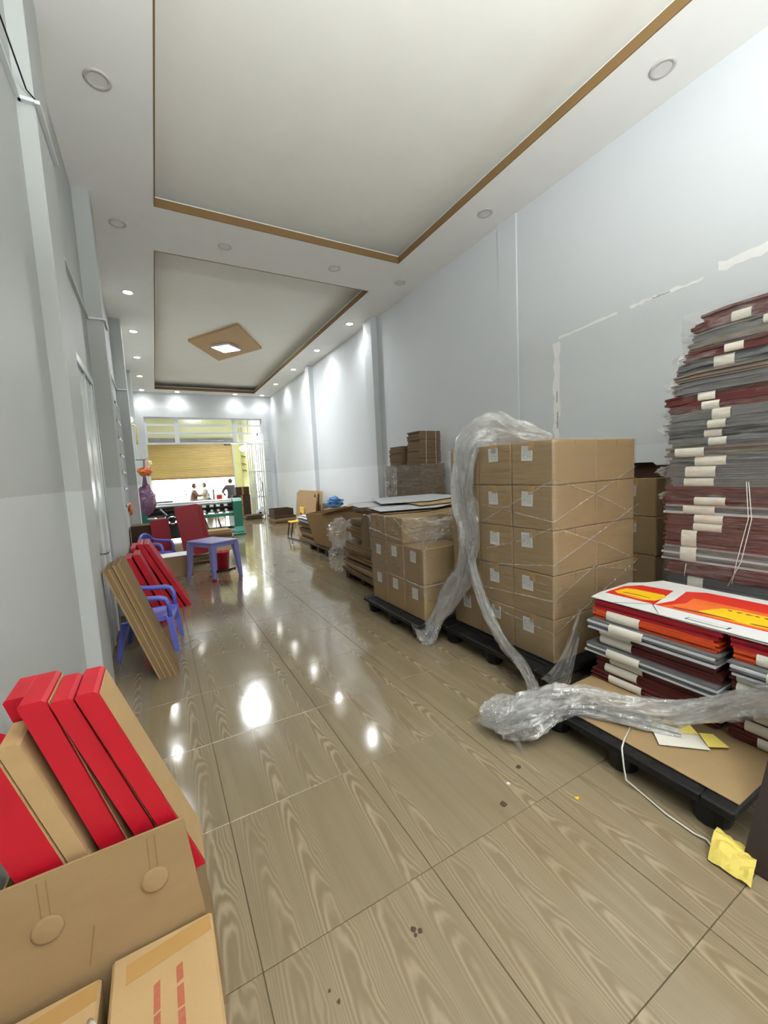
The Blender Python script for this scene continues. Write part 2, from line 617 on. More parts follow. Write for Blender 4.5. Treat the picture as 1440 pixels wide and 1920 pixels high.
wl = struct('wall_left', MB().box(XL - .2, XL, YB, 18.6, -0.1, ZU + .2), MAT['wall_l'])
wr = struct('wall_right', MB().box(XR, XR + .2, YB, 18.6, -0.1, ZU + .2), MAT['wall_r'])
# pilasters
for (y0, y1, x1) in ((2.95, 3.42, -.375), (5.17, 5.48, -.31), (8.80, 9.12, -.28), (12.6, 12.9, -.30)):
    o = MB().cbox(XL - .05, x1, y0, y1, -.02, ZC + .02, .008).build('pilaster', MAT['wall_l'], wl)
for (y0, y1, x0) in ((3.62, 3.92, 3.938), (7.10, 7.42, 3.83), (10.72, 11.02, 3.83)):
    o = MB().cbox(x0, XR + .05, y0, y1, -.02, ZC + .02, .006).build('pilaster', MAT['wall_r'], wr)
# skim of filler where an old doorway was closed
random.seed(3)
def ragged_strip(a, b, w0, w1, n, name, m, x):
    """irregular filler smear on the right wall from (y,z) a to b"""
    a, b = Vector((0, a[0], a[1])), Vector((0, b[0], b[1]))
    d = (b - a).normalized()
    nn = Vector((0, -d.z, d.y))
    top, bot = [], []
    for i in range(n + 1):
        t = i / n
        p = a.lerp(b, t)
        top.append(p + nn * random.uniform(w0, w1))
        bot.append(p - nn * random.uniform(w0, w1))
    poly = top + bot[::-1]
    poly = [(x, p.y, p.z) for p in poly]
    return MB().prism(poly, (-0.0025, 0, 0)).build(name, m, wr)
ragged_strip((3.10, 1.55), (3.09, 2.72), .02, .055, 14, 'filler_patch', MAT['patch'], XR + .001)
ragged_strip((3.06, 2.76), (2.42, 2.80), .004, .016, 14, 'filler_patch', MAT['patch'], XR + .001)
ragged_strip((2.30, 2.81), (1.72, 2.82), .004, .022, 16, 'filler_patch', MAT['patch'], XR + .001)
ragged_strip((1.62, 2.86), (0.9, 2.90), .01, .05, 14, 'filler_patch', MAT['patch'], XR + .001)
ragged_strip((2.10, 2.812), (1.96, 2.815), .002, .008, 6, 'filler_patch', MAT['patch_d'], XR - .002)
ragged_strip((3.085, 1.80), (3.08, 1.98), .004, .014, 6, 'filler_patch', MAT['patch_d'], XR - .002)
ragged_strip((3.09, 2.08), (3.085, 2.2), .003, .010, 6, 'filler_patch', MAT['patch_d'], XR - .002)

# ceiling: soffit ring with two recesses, upper ceiling above
R1 = (0.255, 3.29, -2.6, 5.17)
R2 = (0.255, 3.30, 6.12, 14.88)
ST = 0.100
cb = MB()
cb.box(XL, R1[0], YB, YE, ZC, ZC + ST)
cb.box(R1[1], XR, YB, YE, ZC, ZC + ST)
cb.box(R1[0], R1[1], YB, R1[2], ZC, ZC + ST)
cb.box(R1[0], R1[1], R1[3], R2[2], ZC, ZC + ST)
cb.box(R1[0], R1[1], R2[3], YE, ZC, ZC + ST)
struct('ceiling', cb, MAT['ceil'])
cu = MB().box(XL, XR, YB, YE + .15, ZU, ZU + .15)
struct('ceiling', cu, MAT['ceil_up'])
n_tr = 1
for (x0, x1, y0, y1) in (R1, R2):
    for (a, b, c, d) in ((x0, x1, y1 - .012, y1), (x0, x1, y0, y0 + .012), (x0, x0 + .012, y0 + .012, y1 - .012), (x1 - .012, x1, y0 + .012, y1 - .012)):
        struct('trim_%d' % n_tr, MB().box(a, b, c, d, ZC - .003, ZC + .082), MAT['tan'])
        n_tr += 1

fb = MB()
fb.box(XL, 1.2, YB - .2, YB, -.1, ZU)
fb.box(2.8, XR, YB - .2, YB, -.1, ZU)
fb.box(1.2, 2.8, YB - .2, YB, 2.3, ZU)
struct('wall_front', fb, MAT['front_wall_dark'])

# end wall with the tall doorway
OX0, OX1, OZ = -0.13, 3.61, 3.54
eb = MB()
eb.box(XL, OX0, YE, YE + .2, -.1, ZU)
eb.box(OX1, XR, YE, YE + .2, -.1, ZU)
eb.box(OX0, OX1, YE, YE + .2, OZ, ZU)
we = struct('wall_back', eb, MAT['wall_r'])
MB().box(-.385, OX0, YE - .05, YE + .001, 0, 3.83).build('door_casing', MAT['grey_mt'], we)
MB().box(OX1, 3.80, YE - .05, YE + .001, 0, 3.83).build('door_casing', MAT['grey_mt'], we)
MB().box(OX0, OX1, YE - .05, YE + .001, OZ, 3.83).build('door_casing', MAT['grey_mt'], we)
for z in (.9, 1.62, 2.05, 2.75):
    MB().box(OX1 - .002, 3.802, YE - .053, YE - .049, z, z + .018).build('casing_joint', MAT['alu'], we)
# transom window over the doorway
tw = thing('window_1', 'white transom window grid over the far doorway', 'window', (1.74, YE + .06, 2.70))
tw['kind'] = 'structure'
FY0, FY1 = YE + .02, YE + .09
for (a, b) in ((OX0, OX0 + .06), (.72, .86), (2.58, 2.70), (OX1 - .06, OX1)):
    MB().box(a, b, FY0, FY1, 2.66, OZ).build('mullion', MAT['white_mt'], tw)
MB().box(3.08, 3.13, FY0 + .01, FY1, 2.98, OZ).build('mullion', MAT['white_mt'], tw)
for z in (2.66, 2.99, 3.26, OZ - .05):
    MB().box(OX0 + .06, OX1 - .06, FY0 + .004, FY1 - .004, z, z + (.07 if z > 2.9 else .06)).build('rail', MAT['white_mt'], tw)
for (a, b) in ((OX0 + .06, .72), (.86, 2.58), (2.70, 3.08), (3.13, OX1 - .06)):
    for z0, z1 in ((2.72, 2.99), (3.06, 3.26), (3.33, 3.49)):
        MB().box(a, b, FY0 + .03, FY0 + .034, z0, z1).build('pane', mat_film('pane_glass', .12, .16, 2) if 'pane' not in MAT else MAT['pane'], tw)
        if 'pane' not in MAT:
            MAT['pane'] = bpy.data.materials['pane_glass']

# porch behind the doorway: yellow-green side walls, lintel, roller shutter
struct('wall_porch', MB().box(3.22, 3.42, YE + .9, 18.0, -.1, ZU), MAT['lime'])
struct('wall_porch', MB().box(-.36, -.13, YE + .9, 18.0, -.1, ZU), MAT['lime'])
struct('wall_porch', MB().box(-.36, 3.42, 18.02, 18.2, 2.95, ZU), MAT['lime'])
struct('ceiling_porch', MB().box(-.36, 3.42, YE + .2, 18.2, ZU - .4, ZU - .3), MAT['lime'])
struct('wall_porch', MB().box(2.93, 3.22, 17.95, 18.2, -.1, 2.95), MAT['lime'])
sh = thing('roller_shutter', 'tan corrugated roller shutter half lowered over street entrance', 'shutter', (1.4, 18.0, 1.5))
sm = MB()
nsl = 20
def shf(u, v):
    z = 1.56 + v * 1.36
    ph = v * nsl
    return (-.13 + u * 3.06, 17.96 + 0.018 * abs(math.sin(ph * PI)), z)
sm.grid(shf, 1, nsl * 6)
sm.build('curtain', MAT['shutter'], sh, fix=False)
MB().cbox(-.13, 2.93, 17.93, 18.0, 1.50, 1.57, .006).build('bottom_bar', MAT['tape'], sh)
MB().cyl((-.13, 17.8, 2.98), (2.93, 17.8, 2.98), .1).build('drum', MAT['dark_mt'], sh)
MB().cbox(2.58, 2.82, 17.62, 17.78, 2.78, 2.98, .01).build('motor', MAT['dark_mt'], sh)
MB().box(-.16, -.10, 17.9, 18.02, 0, 2.95).build('guide_rail', MAT['grey_mt'], sh)
MB().box(2.90, 2.96, 17.9, 18.02, 0, 2.95).build('guide_rail', MAT['grey_mt'], sh)

# ------------------------------------------------------------------ lamps
def downlight(x, y, lit, label, grp):
    t = thing('ceiling_downlight', label, 'light', (x, y, ZC), grp)
    MB().lathe([(.058, 0), (.085, 0), (.088, -.006), (.078, -.012), (.06, -.008), (.058, 0)], 24, Matrix.Translation((x, y, ZC))).build('trim_ring', MAT['ring'] if not lit else MAT['white_mt'], t, True)
    MB().lathe([(0.0001, -.005), (.061, -.007), (.061, -.001), (.0001, -.001)], 24, Matrix.Translation((x, y, ZC))).build('lens', MAT['lamp'] if lit else MAT['lens_off'], t)
    if lit:
        d = bpy.data.lights.new('downlight_beam', 'SPOT')
        d.energy = 25 if y < 14 else 17
        d.color = (0.94, 0.97, 1.0)
        d.spot_size = math.radians(140)
        d.spot_blend = 0.8
        d.shadow_soft_size = .06
        o = bpy.data.objects.new('downlight_beam', d)
        COL.objects.link(o)
        o.parent = t
        o.location = (0, 0, -.03)
    return t

LY = [3.77, 5.65, 7.56, 9.41, 11.28, 13.2, 15.10]
for i, y in enumerate(LY):
    lit = y > 7
    downlight(-.097, y, lit, '%s round downlight, %s from the camera along the left wall' % ('lit white' if lit else 'unlit', ORD[i]), 'ceiling downlights')
for i, y in enumerate([1.87] + LY):
    if i == 7:
        lab = 'lit white round downlight in the far right ceiling corner'
    else:
        lab = '%s round downlight, %s from the camera along the right wall' % ('lit white' if y > 7 else 'unlit', ORD[i])
    downlight(3.61, y, y > 7, lab, 'ceiling downlights')
downlight(1.04, 5.67, False, 'unlit round downlight on cross beam, left one between the recesses', 'ceiling downlights')
downlight(2.51, 5.65, False, 'unlit round downlight on cross beam, right one between the recesses', 'ceiling downlights')
downlight(.90, 15.16, True, 'lit white round downlight by the far wall, left of middle', 'ceiling downlights')
downlight(2.70, 15.14, True, 'lit white round downlight by the far wall, right of middle', 'ceiling downlights')

def diamond_lamp(cx, cy, power, label):
    dl = thing('ceiling_lamp', label, 'light', (cx, cy, ZU), 'diamond ceiling lamps')
    MB().prism([(cx - .81, cy, ZU - .05), (cx + .015, cy - 1.39, ZU - .05), (cx + .805, cy, ZU - .05), (cx + .005, cy + 1.40, ZU - .05)], (0, 0, .05)).build('diamond_panel', MAT['tan_panel'], dl)
    lb = rot(45, 'Z', (cx, cy + .1, 0))
    MB().cbox(cx - .245, cx + .245, cy - .14, cy + .34, ZU - .10, ZU - .05, .01, lb).build('lamp_frame', MAT['white_mt'], dl)
    MB().box(cx - .225, cx + .225, cy - .12, cy + .32, ZU - .104, ZU - .098, lb).build('lens', MAT['led'], dl)
    d = bpy.data.lights.new('panel_lamp_light', 'AREA')
    d.size = .44
    d.energy = power
    d.color = (.93, .985, 1.0)
    o = bpy.data.objects.new('panel_lamp_light', d)
    COL.objects.link(o)
    o.parent = dl
    o.location = (0, .1, -.115)

diamond_lamp(1.745, 10.32, 105, 'tan diamond ceiling panel with bright square lamp in the far recess')
# unseen pendant uplighter, added behind the camera to brighten the near room
PX, PY, PZ = .70, -1.05, 2.55
tl = thing('pendant_lamp', 'added unseen pendant tube lamp filling the near room with light', 'light', (PX, PY, PZ))
MB().cbox(PX - .65, PX + .65, PY - .06, PY + .06, PZ - .05, PZ - .01, .008).build('lamp_tray', MAT['white_mt'], tl)
for y in (-.03, .03):
    MB().cyl((PX - .60, PY + y, PZ + .012), (PX + .60, PY + y, PZ + .012), .014, 12).build('tube', MAT['led'], tl)
for x in (-.5, .5):
    MB().cyl((PX + x, PY, PZ - .01), (PX + x, PY, ZU), .004, 6).build('suspension_wire', MAT['steel'], tl)
for (nm, en, rx, dz) in (('uplight', 350, PI, .04), ('downlight', 16, 0, -.06)):
    d = bpy.data.lights.new('pendant_' + nm, 'AREA')
    d.shape = 'RECTANGLE'
    d.size, d.size_y = 1.2, .10
    d.energy = en
    d.color = (.95, .99, 1.0)
    o = bpy.data.objects.new('pendant_' + nm, d)
    COL.objects.link(o)
    o.parent = tl
    o.location = (0, 0, dz)
    o.rotation_euler = (rx, 0, 0)

# ------------------------------------------------------------------ wall fittings, left side
ct = thing('cable_trunking', 'white cable trunking run along the left wall around the pillars', 'trunking', (XL, 4.2, 3.3))
zc = 3.46
for (a, b) in (((XL + .012, -1.0, zc), (XL + .012, 2.95, zc)), ((XL + .012, 2.937, zc), (-.375, 2.937, zc)), ((-.362, 2.93, zc), (-.362, 3.42, zc)),
               ((XL + .012, 3.42, 3.12), (XL + .012, 5.17, 3.10)), ((XL + .012, 5.158, 3.10), (-.31, 5.158, 3.10)), ((-.298, 5.15, 3.10), (-.298, 5.48, 3.10)),
               ((XL + .012, 5.48, 3.10), (XL + .012, 8.80, 3.10)), ((XL + .012, 8.788, 3.10), (-.28, 8.788, 3.10))):
    x0, x1 = sorted((a[0], b[0])); y0, y1 = sorted((a[1], b[1])); z0, z1 = sorted((a[2], b[2]))
    e = .012
    mbb = MB()
    if abs(x1 - x0) > .03:
        mbb.box(x0, x1, y0 - e, y1 + e, z0 - .009, z0 + .009)
    else:
        A, B = (Vector(a), Vector(b))
        mbb.prism([A + Vector((-e, 0, -.009)), A + Vector((e, 0, -.009)), A + Vector((e, 0, .009)), A + Vector((-e, 0, .009))], B - A)
    mbb.build('trunking_length', MAT['white_mt'], ct)
MB().tube([(XL + .02, 1.7, 3.62), (XL + .02, 2.3, 3.60), (-.40, 2.92, 3.50), (-.365, 2.94, 3.47)], .004, 6).build('loose_cable', MAT['black'], ct, True)
hk = MB().tube([(XL + .03 * math.sin(t / 7 * PI), 3.80 + .0, 3.78 - .11 * t / 7) for t in range(8)], .005, 6)
tag(hk.build('wall_hook', MAT['dark_mt'], None, True), 'small dark wire hook high on left wall past the near pillar', 'hook')

# white door with aluminium frame between the first and second pillars
d1 = thing('door_1', 'pale glazed door with aluminium frame set in the left wall', 'door', (XL, 4.2, 0))
d1['kind'] = 'structure'
MB().box(XL, XL + .04, 3.66, 3.72, 0, 2.34).build('door_frame', MAT['alu'], d1)
MB().box(XL, XL + .04, 4.66, 4.72, 0, 2.34).build('door_frame', MAT['alu'], d1)
MB().box(XL, XL + .04, 3.66, 4.72, 2.34, 2.40).build('door_frame', MAT['alu'], d1)
MB().box(XL + .005, XL + .022, 3.72, 4.66, .02, 2.34).build('door_leaf', MAT['glassw'], d1)
for y in (3.74, 4.18, 4.60):
    MB().cbox(XL + .01, XL + .032, y, y + .05, .02, 2.34, .004).build('stile', MAT['white_mt'], d1)
hd = MB().cbox(XL + .02, XL + .034, 3.745, 3.785, .78, .98, .004).build('handle_plate', MAT['steel'], d1)
MB().tube([(XL + .03, 3.765, .90), (XL + .075, 3.765, .90), (XL + .085, 3.79, .90), (XL + .085, 3.90, .895)], .010, 8).build('door_handle', MAT['steel'], d1, True)

# barred window before the third pillar
w2 = thing('window_2', 'narrow barred window in left wall before the third pillar', 'window', (XL, 8.3, 1.05))
w2['kind'] = 'structure'
MB().box(XL + .001, XL + .006, 7.9, 8.7, 1.06, 2.72).build('pane', MAT['dark_mt'], w2)
for y in (7.88, 8.28, 8.68):
    MB().box(XL, XL + .03, y, y + .04, 1.05, 2.75).build('window_bar', MAT['white_mt'], w2)
for k in range(7):
    z = 1.05 + k * .277
    MB().box(XL, XL + .026, 7.88, 8.72, z, z + .03).build('window_bar', MAT['white_mt'], w2)

# ------------------------------------------------------------------ pallets
def pallet(x0, x1, y0, y1, label, rz=0):
    cx, cy = (x0 + x1) / 2, (y0 + y1) / 2
    t = thing('pallet', label, 'pallet', (cx, cy, 0), 'black plastic pallets')
    Mx = rot(rz, 'Z', (cx, cy, 0))
    zt, zd = .14, .10
    # deck: perimeter rails with a lip, cross slats, holes left open between
    fr = MB()
    w_ = .11
    fr.cbox(x0, x1, y0, y0 + w_, zd, zt, .008, Mx)
    fr.cbox(x0, x1, y1 - w_, y1, zd, zt, .008, Mx)
    fr.cbox(x0, x0 + w_, y0 + w_, y1 - w_, zd, zt - .001, .006, Mx)
    fr.cbox(x1 - w_, x1, y0 + w_, y1 - w_, zd, zt - .001, .006, Mx)
    fr.build('deck_frame', MAT['black_pl'], t)
    n = 6
    for k in range(n):
        a = x0 + w_ + .02 + (x1 - x0 - 2 * w_ - .04) * k / n
        b = a + (x1 - x0 - 2 * w_) / n * .62
        MB().cbox(a, b, y0 + w_ - .01, y1 - w_ + .01, zd + .008, zt - .004, .005, Mx).build('deck_slat', MAT['black_pl'], t)
    # round holes along the aisle side rim, seen as recessed studs
    for k in range(11):
        y = y0 + .06 + (y1 - y0 - .12) * k / 10
        MB().cyl((x0 + .035, y, zt - .0005), (x0 + .035, y, zt + .0008), .011, 10, Mx).build('rim_hole', MAT['black'], t)
    for fx in (x0 + .09, cx, x1 - .09):
        for fy in (y0 + .10, cy, y1 - .10):
            m_ = MB()
            m_.lathe([(.0001, 0), (.055, 0), (.062, .01), (.075, zd), (.0001, zd)], 14, Mx @ Matrix.Translation((fx, fy, 0)))
            m_.build('foot', MAT['black_pl'], t, False)
    return t


pallet(1.78, 2.86, 2.74, 3.76, 'black plastic pallet under the short wrapped carton pile')
pallet(1.96, 3.02, 1.60, 2.70, 'black plastic pallet under the tall carton pile')
pallet(1.70, 2.80, .60, 1.50, 'black plastic pallet with bare cardboard top in the foreground', 0)

# ------------------------------------------------------------------ cartons
def carton(x0, x1, y0, y1, z0, z1, label, group, lab=True, laby=.5, m='kraft', jit=.0018, tape=True):
    g = .0025
    a = random.uniform(-.8, .8)
    cx, cy = (x0 + x1) / 2, (y0 + y1) / 2
    t = thing('carton', label, 'carton', (cx, cy, z0), group)
    Mx = Matrix.Translation((random.uniform(-jit, jit), random.uniform(-jit, jit) * .4, 0)) @ rot(a * .5, 'Z', (cx, cy, 0))
    MB().cbox(x0 + g, x1 - g, y0 + g, y1 - g, z0 + .0005, z1 - .002, .006, Mx).build('carton_body', MAT[m], t)
    if tape:
        ym = (y0 + y1) / 2
        tb = MB()
        tb.box(x0 + .004, x1 - .004, ym - .024, ym + .024, z1 - .003, z1 - .0012, Mx)
        tb.box(x0 + g - .0012, x0 + g + .001, ym - .024, ym + .024, z1 - .06, z1 - .0014, Mx)
        tb.box(x1 - g - .001, x1 - g + .0012, ym - .024, ym + .024, z1 - .06, z1 - .0014, Mx)
        tb.build('packing_tape', MAT['tape'], t)
    # closed flap seam on the near face
    MB().box((x0 + x1) / 2 - .0012, (x0 + x1) / 2 + .0012, y0 + g - .0008, y0 + g + .001, z1 - .05, z1 - .002, Mx).build('flap_seam', MAT['kraft_d'], t)
    if lab:
        yc = y0 + (y1 - y0) * laby + random.uniform(-.01, .01)
        zc_ = z0 + (z1 - z0) * .70 + random.uniform(-.015, .015)
        Lm = Mx @ rot(random.uniform(-3, 3), 'X', (x0, yc, zc_))
        MB().box(x0 + g - .0012, x0 + g + .0005, yc - .045, yc + .045, zc_ - .048, zc_ + .048, Lm).build('shipping_label', MAT['label'], t)
    return t


random.seed(11)
ROW = ['bottom', 'second', 'third', 'fourth', 'top']
COLN = ['nearest', 'middle', 'farthest']
zs = [.14, .424, .710, .997, 1.283, 1.568]
ys = [1.69, 2.025, 2.35, 2.68]
xs = [2.12, 2.555, 2.99]
for r in range(5):
    for c in range(3):
        for k in range(2):
            lab = 'brown carton of the tall pile, %s layer, %s column on the %s side' % (ROW[r], COLN[c], ('aisle', 'wall')[k])
            carton(xs[k], xs[k + 1], ys[c], ys[c + 1], zs[r], zs[r + 1], lab, 'cartons on the tall wrapped pile', lab=(k == 0), laby=(.62 if c == 0 else .55))

zs1 = [.14, .45, .76, 1.0]
ys1 = [2.78, 3.09, 3.40, 3.71]
for r in range(3):
    for c in range(3):
        for k in range(2):
            if r == 2 and k == 0 and c == 0:
                continue
            lab = 'brown carton of the short pile, %s layer, %s column on the %s side' % (['bottom', 'middle', 'upper'][r], COLN[c], ('aisle', 'wall')[k])
            carton((1.88, 2.32)[k], (2.32, 2.76)[k], ys1[c], ys1[c + 1], zs1[r], zs1[r + 1], lab, 'cartons on the short wrapped pile', lab=(r < 2 and k == 0), laby=.5, tape=(r == 2))

# cartons between the tall pile and the wrapped bundle stack
zz4 = [0, .37, .668, .97, 1.272]
for r in range(4):
    for c in range(2):
        carton(3.30, 3.74, 1.70 + c * .32, 2.02 + c * .32, zz4[r], zz4[r + 1],
               'carton behind the tall pile by the wall, %s layer, %s one' % (['bottom', 'second', 'third', 'top'][r], ('nearer', 'farther')[c]),
               'cartons by the right wall', lab=(r != 1), laby=.62, m='kraft', jit=.012)
oc = thing('open_carton', 'dark open carton lying on the cartons by the right wall', 'carton', (3.52, 1.95, 1.272))
for (a, b, c, d_) in ((3.33, 3.74, 1.72, 1.726), (3.33, 3.74, 2.14, 2.146), (3.33, 3.336, 1.726, 2.14), (3.734, 3.74, 1.726, 2.14)):
    MB().box(a, b, c, d_, 1.273, 1.36).build('carton_side', MAT['kraft_x'], oc)
MB().box(3.336, 3.734, 1.726, 2.14, 1.273, 1.279).build('carton_floor', MAT['kraft_x'], oc)
MB().prism([(3.33, 1.72, 1.36), (3.336, 1.72, 1.36), (3.27, 1.72, 1.39), (3.265, 1.72, 1.39)], (0, .42, 0)).build('flap', MAT['kraft_x'], oc)

# ------------------------------------------------------------------ bundles of folded boxes
def bundle(x0, x1, y0, y1, z0, z1, m, label, group, band=None, bandw=.22, leaf=.011, jy=.02, sag=0.0, name='folded_box_bundle', drop=0.0, light_edge=False):
    t = thing(name, label, 'bundle', ((x0 + x1) / 2, (y0 + y1) / 2, z0), group)
    n = max(3, int((z1 - z0) / leaf))
    mb_ = MB()
    h = (z1 - z0) / n
    for i in range(n):
        a = random.uniform(-.010, .008)
        b = random.uniform(-jy, jy)
        zz0, zz1 = z0 + i * h + .0006, z0 + (i + 1) * h - .0006
        dy = y1 - y0
        # leaf as two sub-slabs so that it can droop at its far end
        ym = y1 - .16 * dy
        for (ya, yb, da, db) in ((y0 + b, ym, 0, 0), (ym, y1 + b, 0, drop * (1 if i > n * .3 else .3))):
            vs_ = []
            for z_ in (zz0, zz1):
                for (yy, dd) in ((ya, da), (yb, db)):
                    for xx in (x0 + a, x1 + a):
                        vs_.append((xx, yy, z_ - dd))
            mb_.add(vs_, [(0, 2, 3, 1), (4, 5, 7, 6), (0, 1, 5, 4), (2, 6, 7, 3), (0, 4, 6, 2), (1, 3, 7, 5)], None, 1 if (light_edge and i % 3 == 0) else 0)
    mb_.build('folded_boxes', [m, MAT['greysheet']] if light_edge else m, t)
    if band is not None:
        yb0 = band
        yb1 = band + bandw
        e, q = .014, .012
        prof = [(x0 + .15, z0 + .0008), (x0 - .004, z0 + .0008), (x0 - e, z0 + q), (x0 - e - .002, (z0 + z1) / 2), (x0 - e, z1 - q), (x0 - .004, z1 - .0008), (x0 + .15, z1 - .0008)]
        th = .0018
        inner = [(px + (th if 0 < k < 6 else 0), pz + (th if k <= 1 else (-th if k >= 5 else 0))) for k, (px, pz) in enumerate(prof)]
        bm_ = MB()
        vs_ = []
        for (px, pz) in prof:
            vs_ += [(px, yb0, pz), (px, yb1, pz)]
        for (px, pz) in inner:
            vs_ += [(px, yb0, pz), (px, yb1, pz)]
        fs_ = []
        for k in range(6):
            fs_.append((2 * k, 2 * k + 1, 2 * k + 3, 2 * k + 2))
            o_ = 14
            fs_.append((o_ + 2 * k, o_ + 2 * k + 2, o_ + 2 * k + 3, o_ + 2 * k + 1))
        bm_.add(vs_, fs_)
        bm_.build('paper_band', MAT['band'], t, True)
    return t


random.seed(5)
Rm, Gm, Bm, Om = MAT['maroon'], MAT['greyb'], MAT['brownb'], MAT['orangeb']
# tall stack: thickness, colour, band start (distance from the far end), band width
tall = [(.08, Gm, 0, 0), (.08, Rm, 0, 0), (.08, Rm, 0, 0), (.08, Gm, 0, 0), (.09, Rm, .14, .1),
        (.10, Gm, .115, .085), (.09, Rm, 0, 0), (.10, Gm, .105, .09), (.105, Rm, .105, .085), (.052, Rm, .165, .15), (.052, Rm, .165, .15),
        (.062, Gm, .11, .17), (.050, Rm, .18, .16), (.062, Rm, 0, 0), (.060, Gm, .08, .16), (.068, Gm, .115, .16), (.060, Gm, .14, .16), (.060, Bm, .055, .16),
        (.052, Gm, .21, .09), (.052, Gm, .205, .09), (.050, Gm, .23, .09), (.065, Gm, .235, .09), (.052, Rm, .18, .09), (.060, Rm, .18, .09),
        (.075, Gm, 0, 0), (.050, Bm, 0, 0), (.072, Gm, .19, .10), (.055, Rm, .21, .09), (.055, Bm, 0, 0), (.055, Gm, .33, .09), (.060, Rm, .20, .09), (.05, Rm, .34, .09)]
z = .145
N = len(tall)
pallet(2.92, 3.72, .55, 1.50, 'black plastic pallet under the tall wrapped bundle stack')
for i, (th, m_, b0, bw) in enumerate(tall):
    top = N - 1 - i
    off = random.uniform(-.012, .014)
    yfar = 1.46 + random.uniform(-.025, .02)
    if i > N - 9:
        yfar -= (i - (N - 9)) * .018
        off += (i - (N - 9)) * .004
    cn = {Rm: 'maroon', Gm: 'grey', Bm: 'taupe'}[m_]
    bundle(2.95 + off, 3.55 + off, .62 + random.uniform(-.02, .02), yfar, z, z + th, m_,
           '%s folded-box bundle, %s from the top of the tall wrapped stack' % (cn, ORD[top]), 'bundles in the tall wrapped stack',
           band=(yfar - b0 - bw) if bw else None, bandw=bw, leaf=.0125, jy=.016, drop=(.014 if i > 20 else 0), light_edge=(i in (7, 11)))
    z += th
TALL_TOP = z

# low stack on the near pallet: two columns
MB_sheet = MB().cbox(1.755, 2.78, .605, 1.47, .1412, .147, .002)
tag(MB_sheet.build('cardboard_sheet', MAT['kraft']), 'bare brown cardboard sheet covering the foreground pallet', 'cardboard')
low = [(.055, Rm, .10, .20), (.05, Rm, .06, .20), (.05, Rm, .09, .20), (.055, Gm, .13, .2), (.05, Rm, .02, .2), (.045, Rm, .03, .2), (.055, Gm, .13, .2), (.06, Om, .08, .2), (.05, MAT['red_d'], 0, 0)]
for col in range(2):
    z = .148
    for i, (th, m_, b0, bw) in enumerate(low):
        off = random.uniform(-.012, .012) + (.035 if m_ is Gm else .0) * -1
        yfar = (1.455, .80)[col] + random.uniform(-.012, .012) + (.03 if m_ is Gm and col == 0 else 0)
        ynear = (.85, .62)[col] + random.uniform(-.01, .01)
        cn = {Rm: 'maroon', Gm: 'grey', Om: 'orange', MAT['red_d']: 'red'}[m_]
        bw_ = bw * (.9 if col == 0 else .8)
        bundle(2.19 + off, 2.76 + off, ynear, yfar, z, z + th, m_,
               '%s folded-box bundle, %s from the bottom of the low stack, %s column' % (cn, ORD[i], ('far', 'near')[col]), 'bundles in the low stack',
               band=(yfar - b0 - bw_) if bw else None, bandw=bw_, leaf=.011, jy=.012, light_edge=(m_ is Gm))
        z += th
LOW_TOP = z
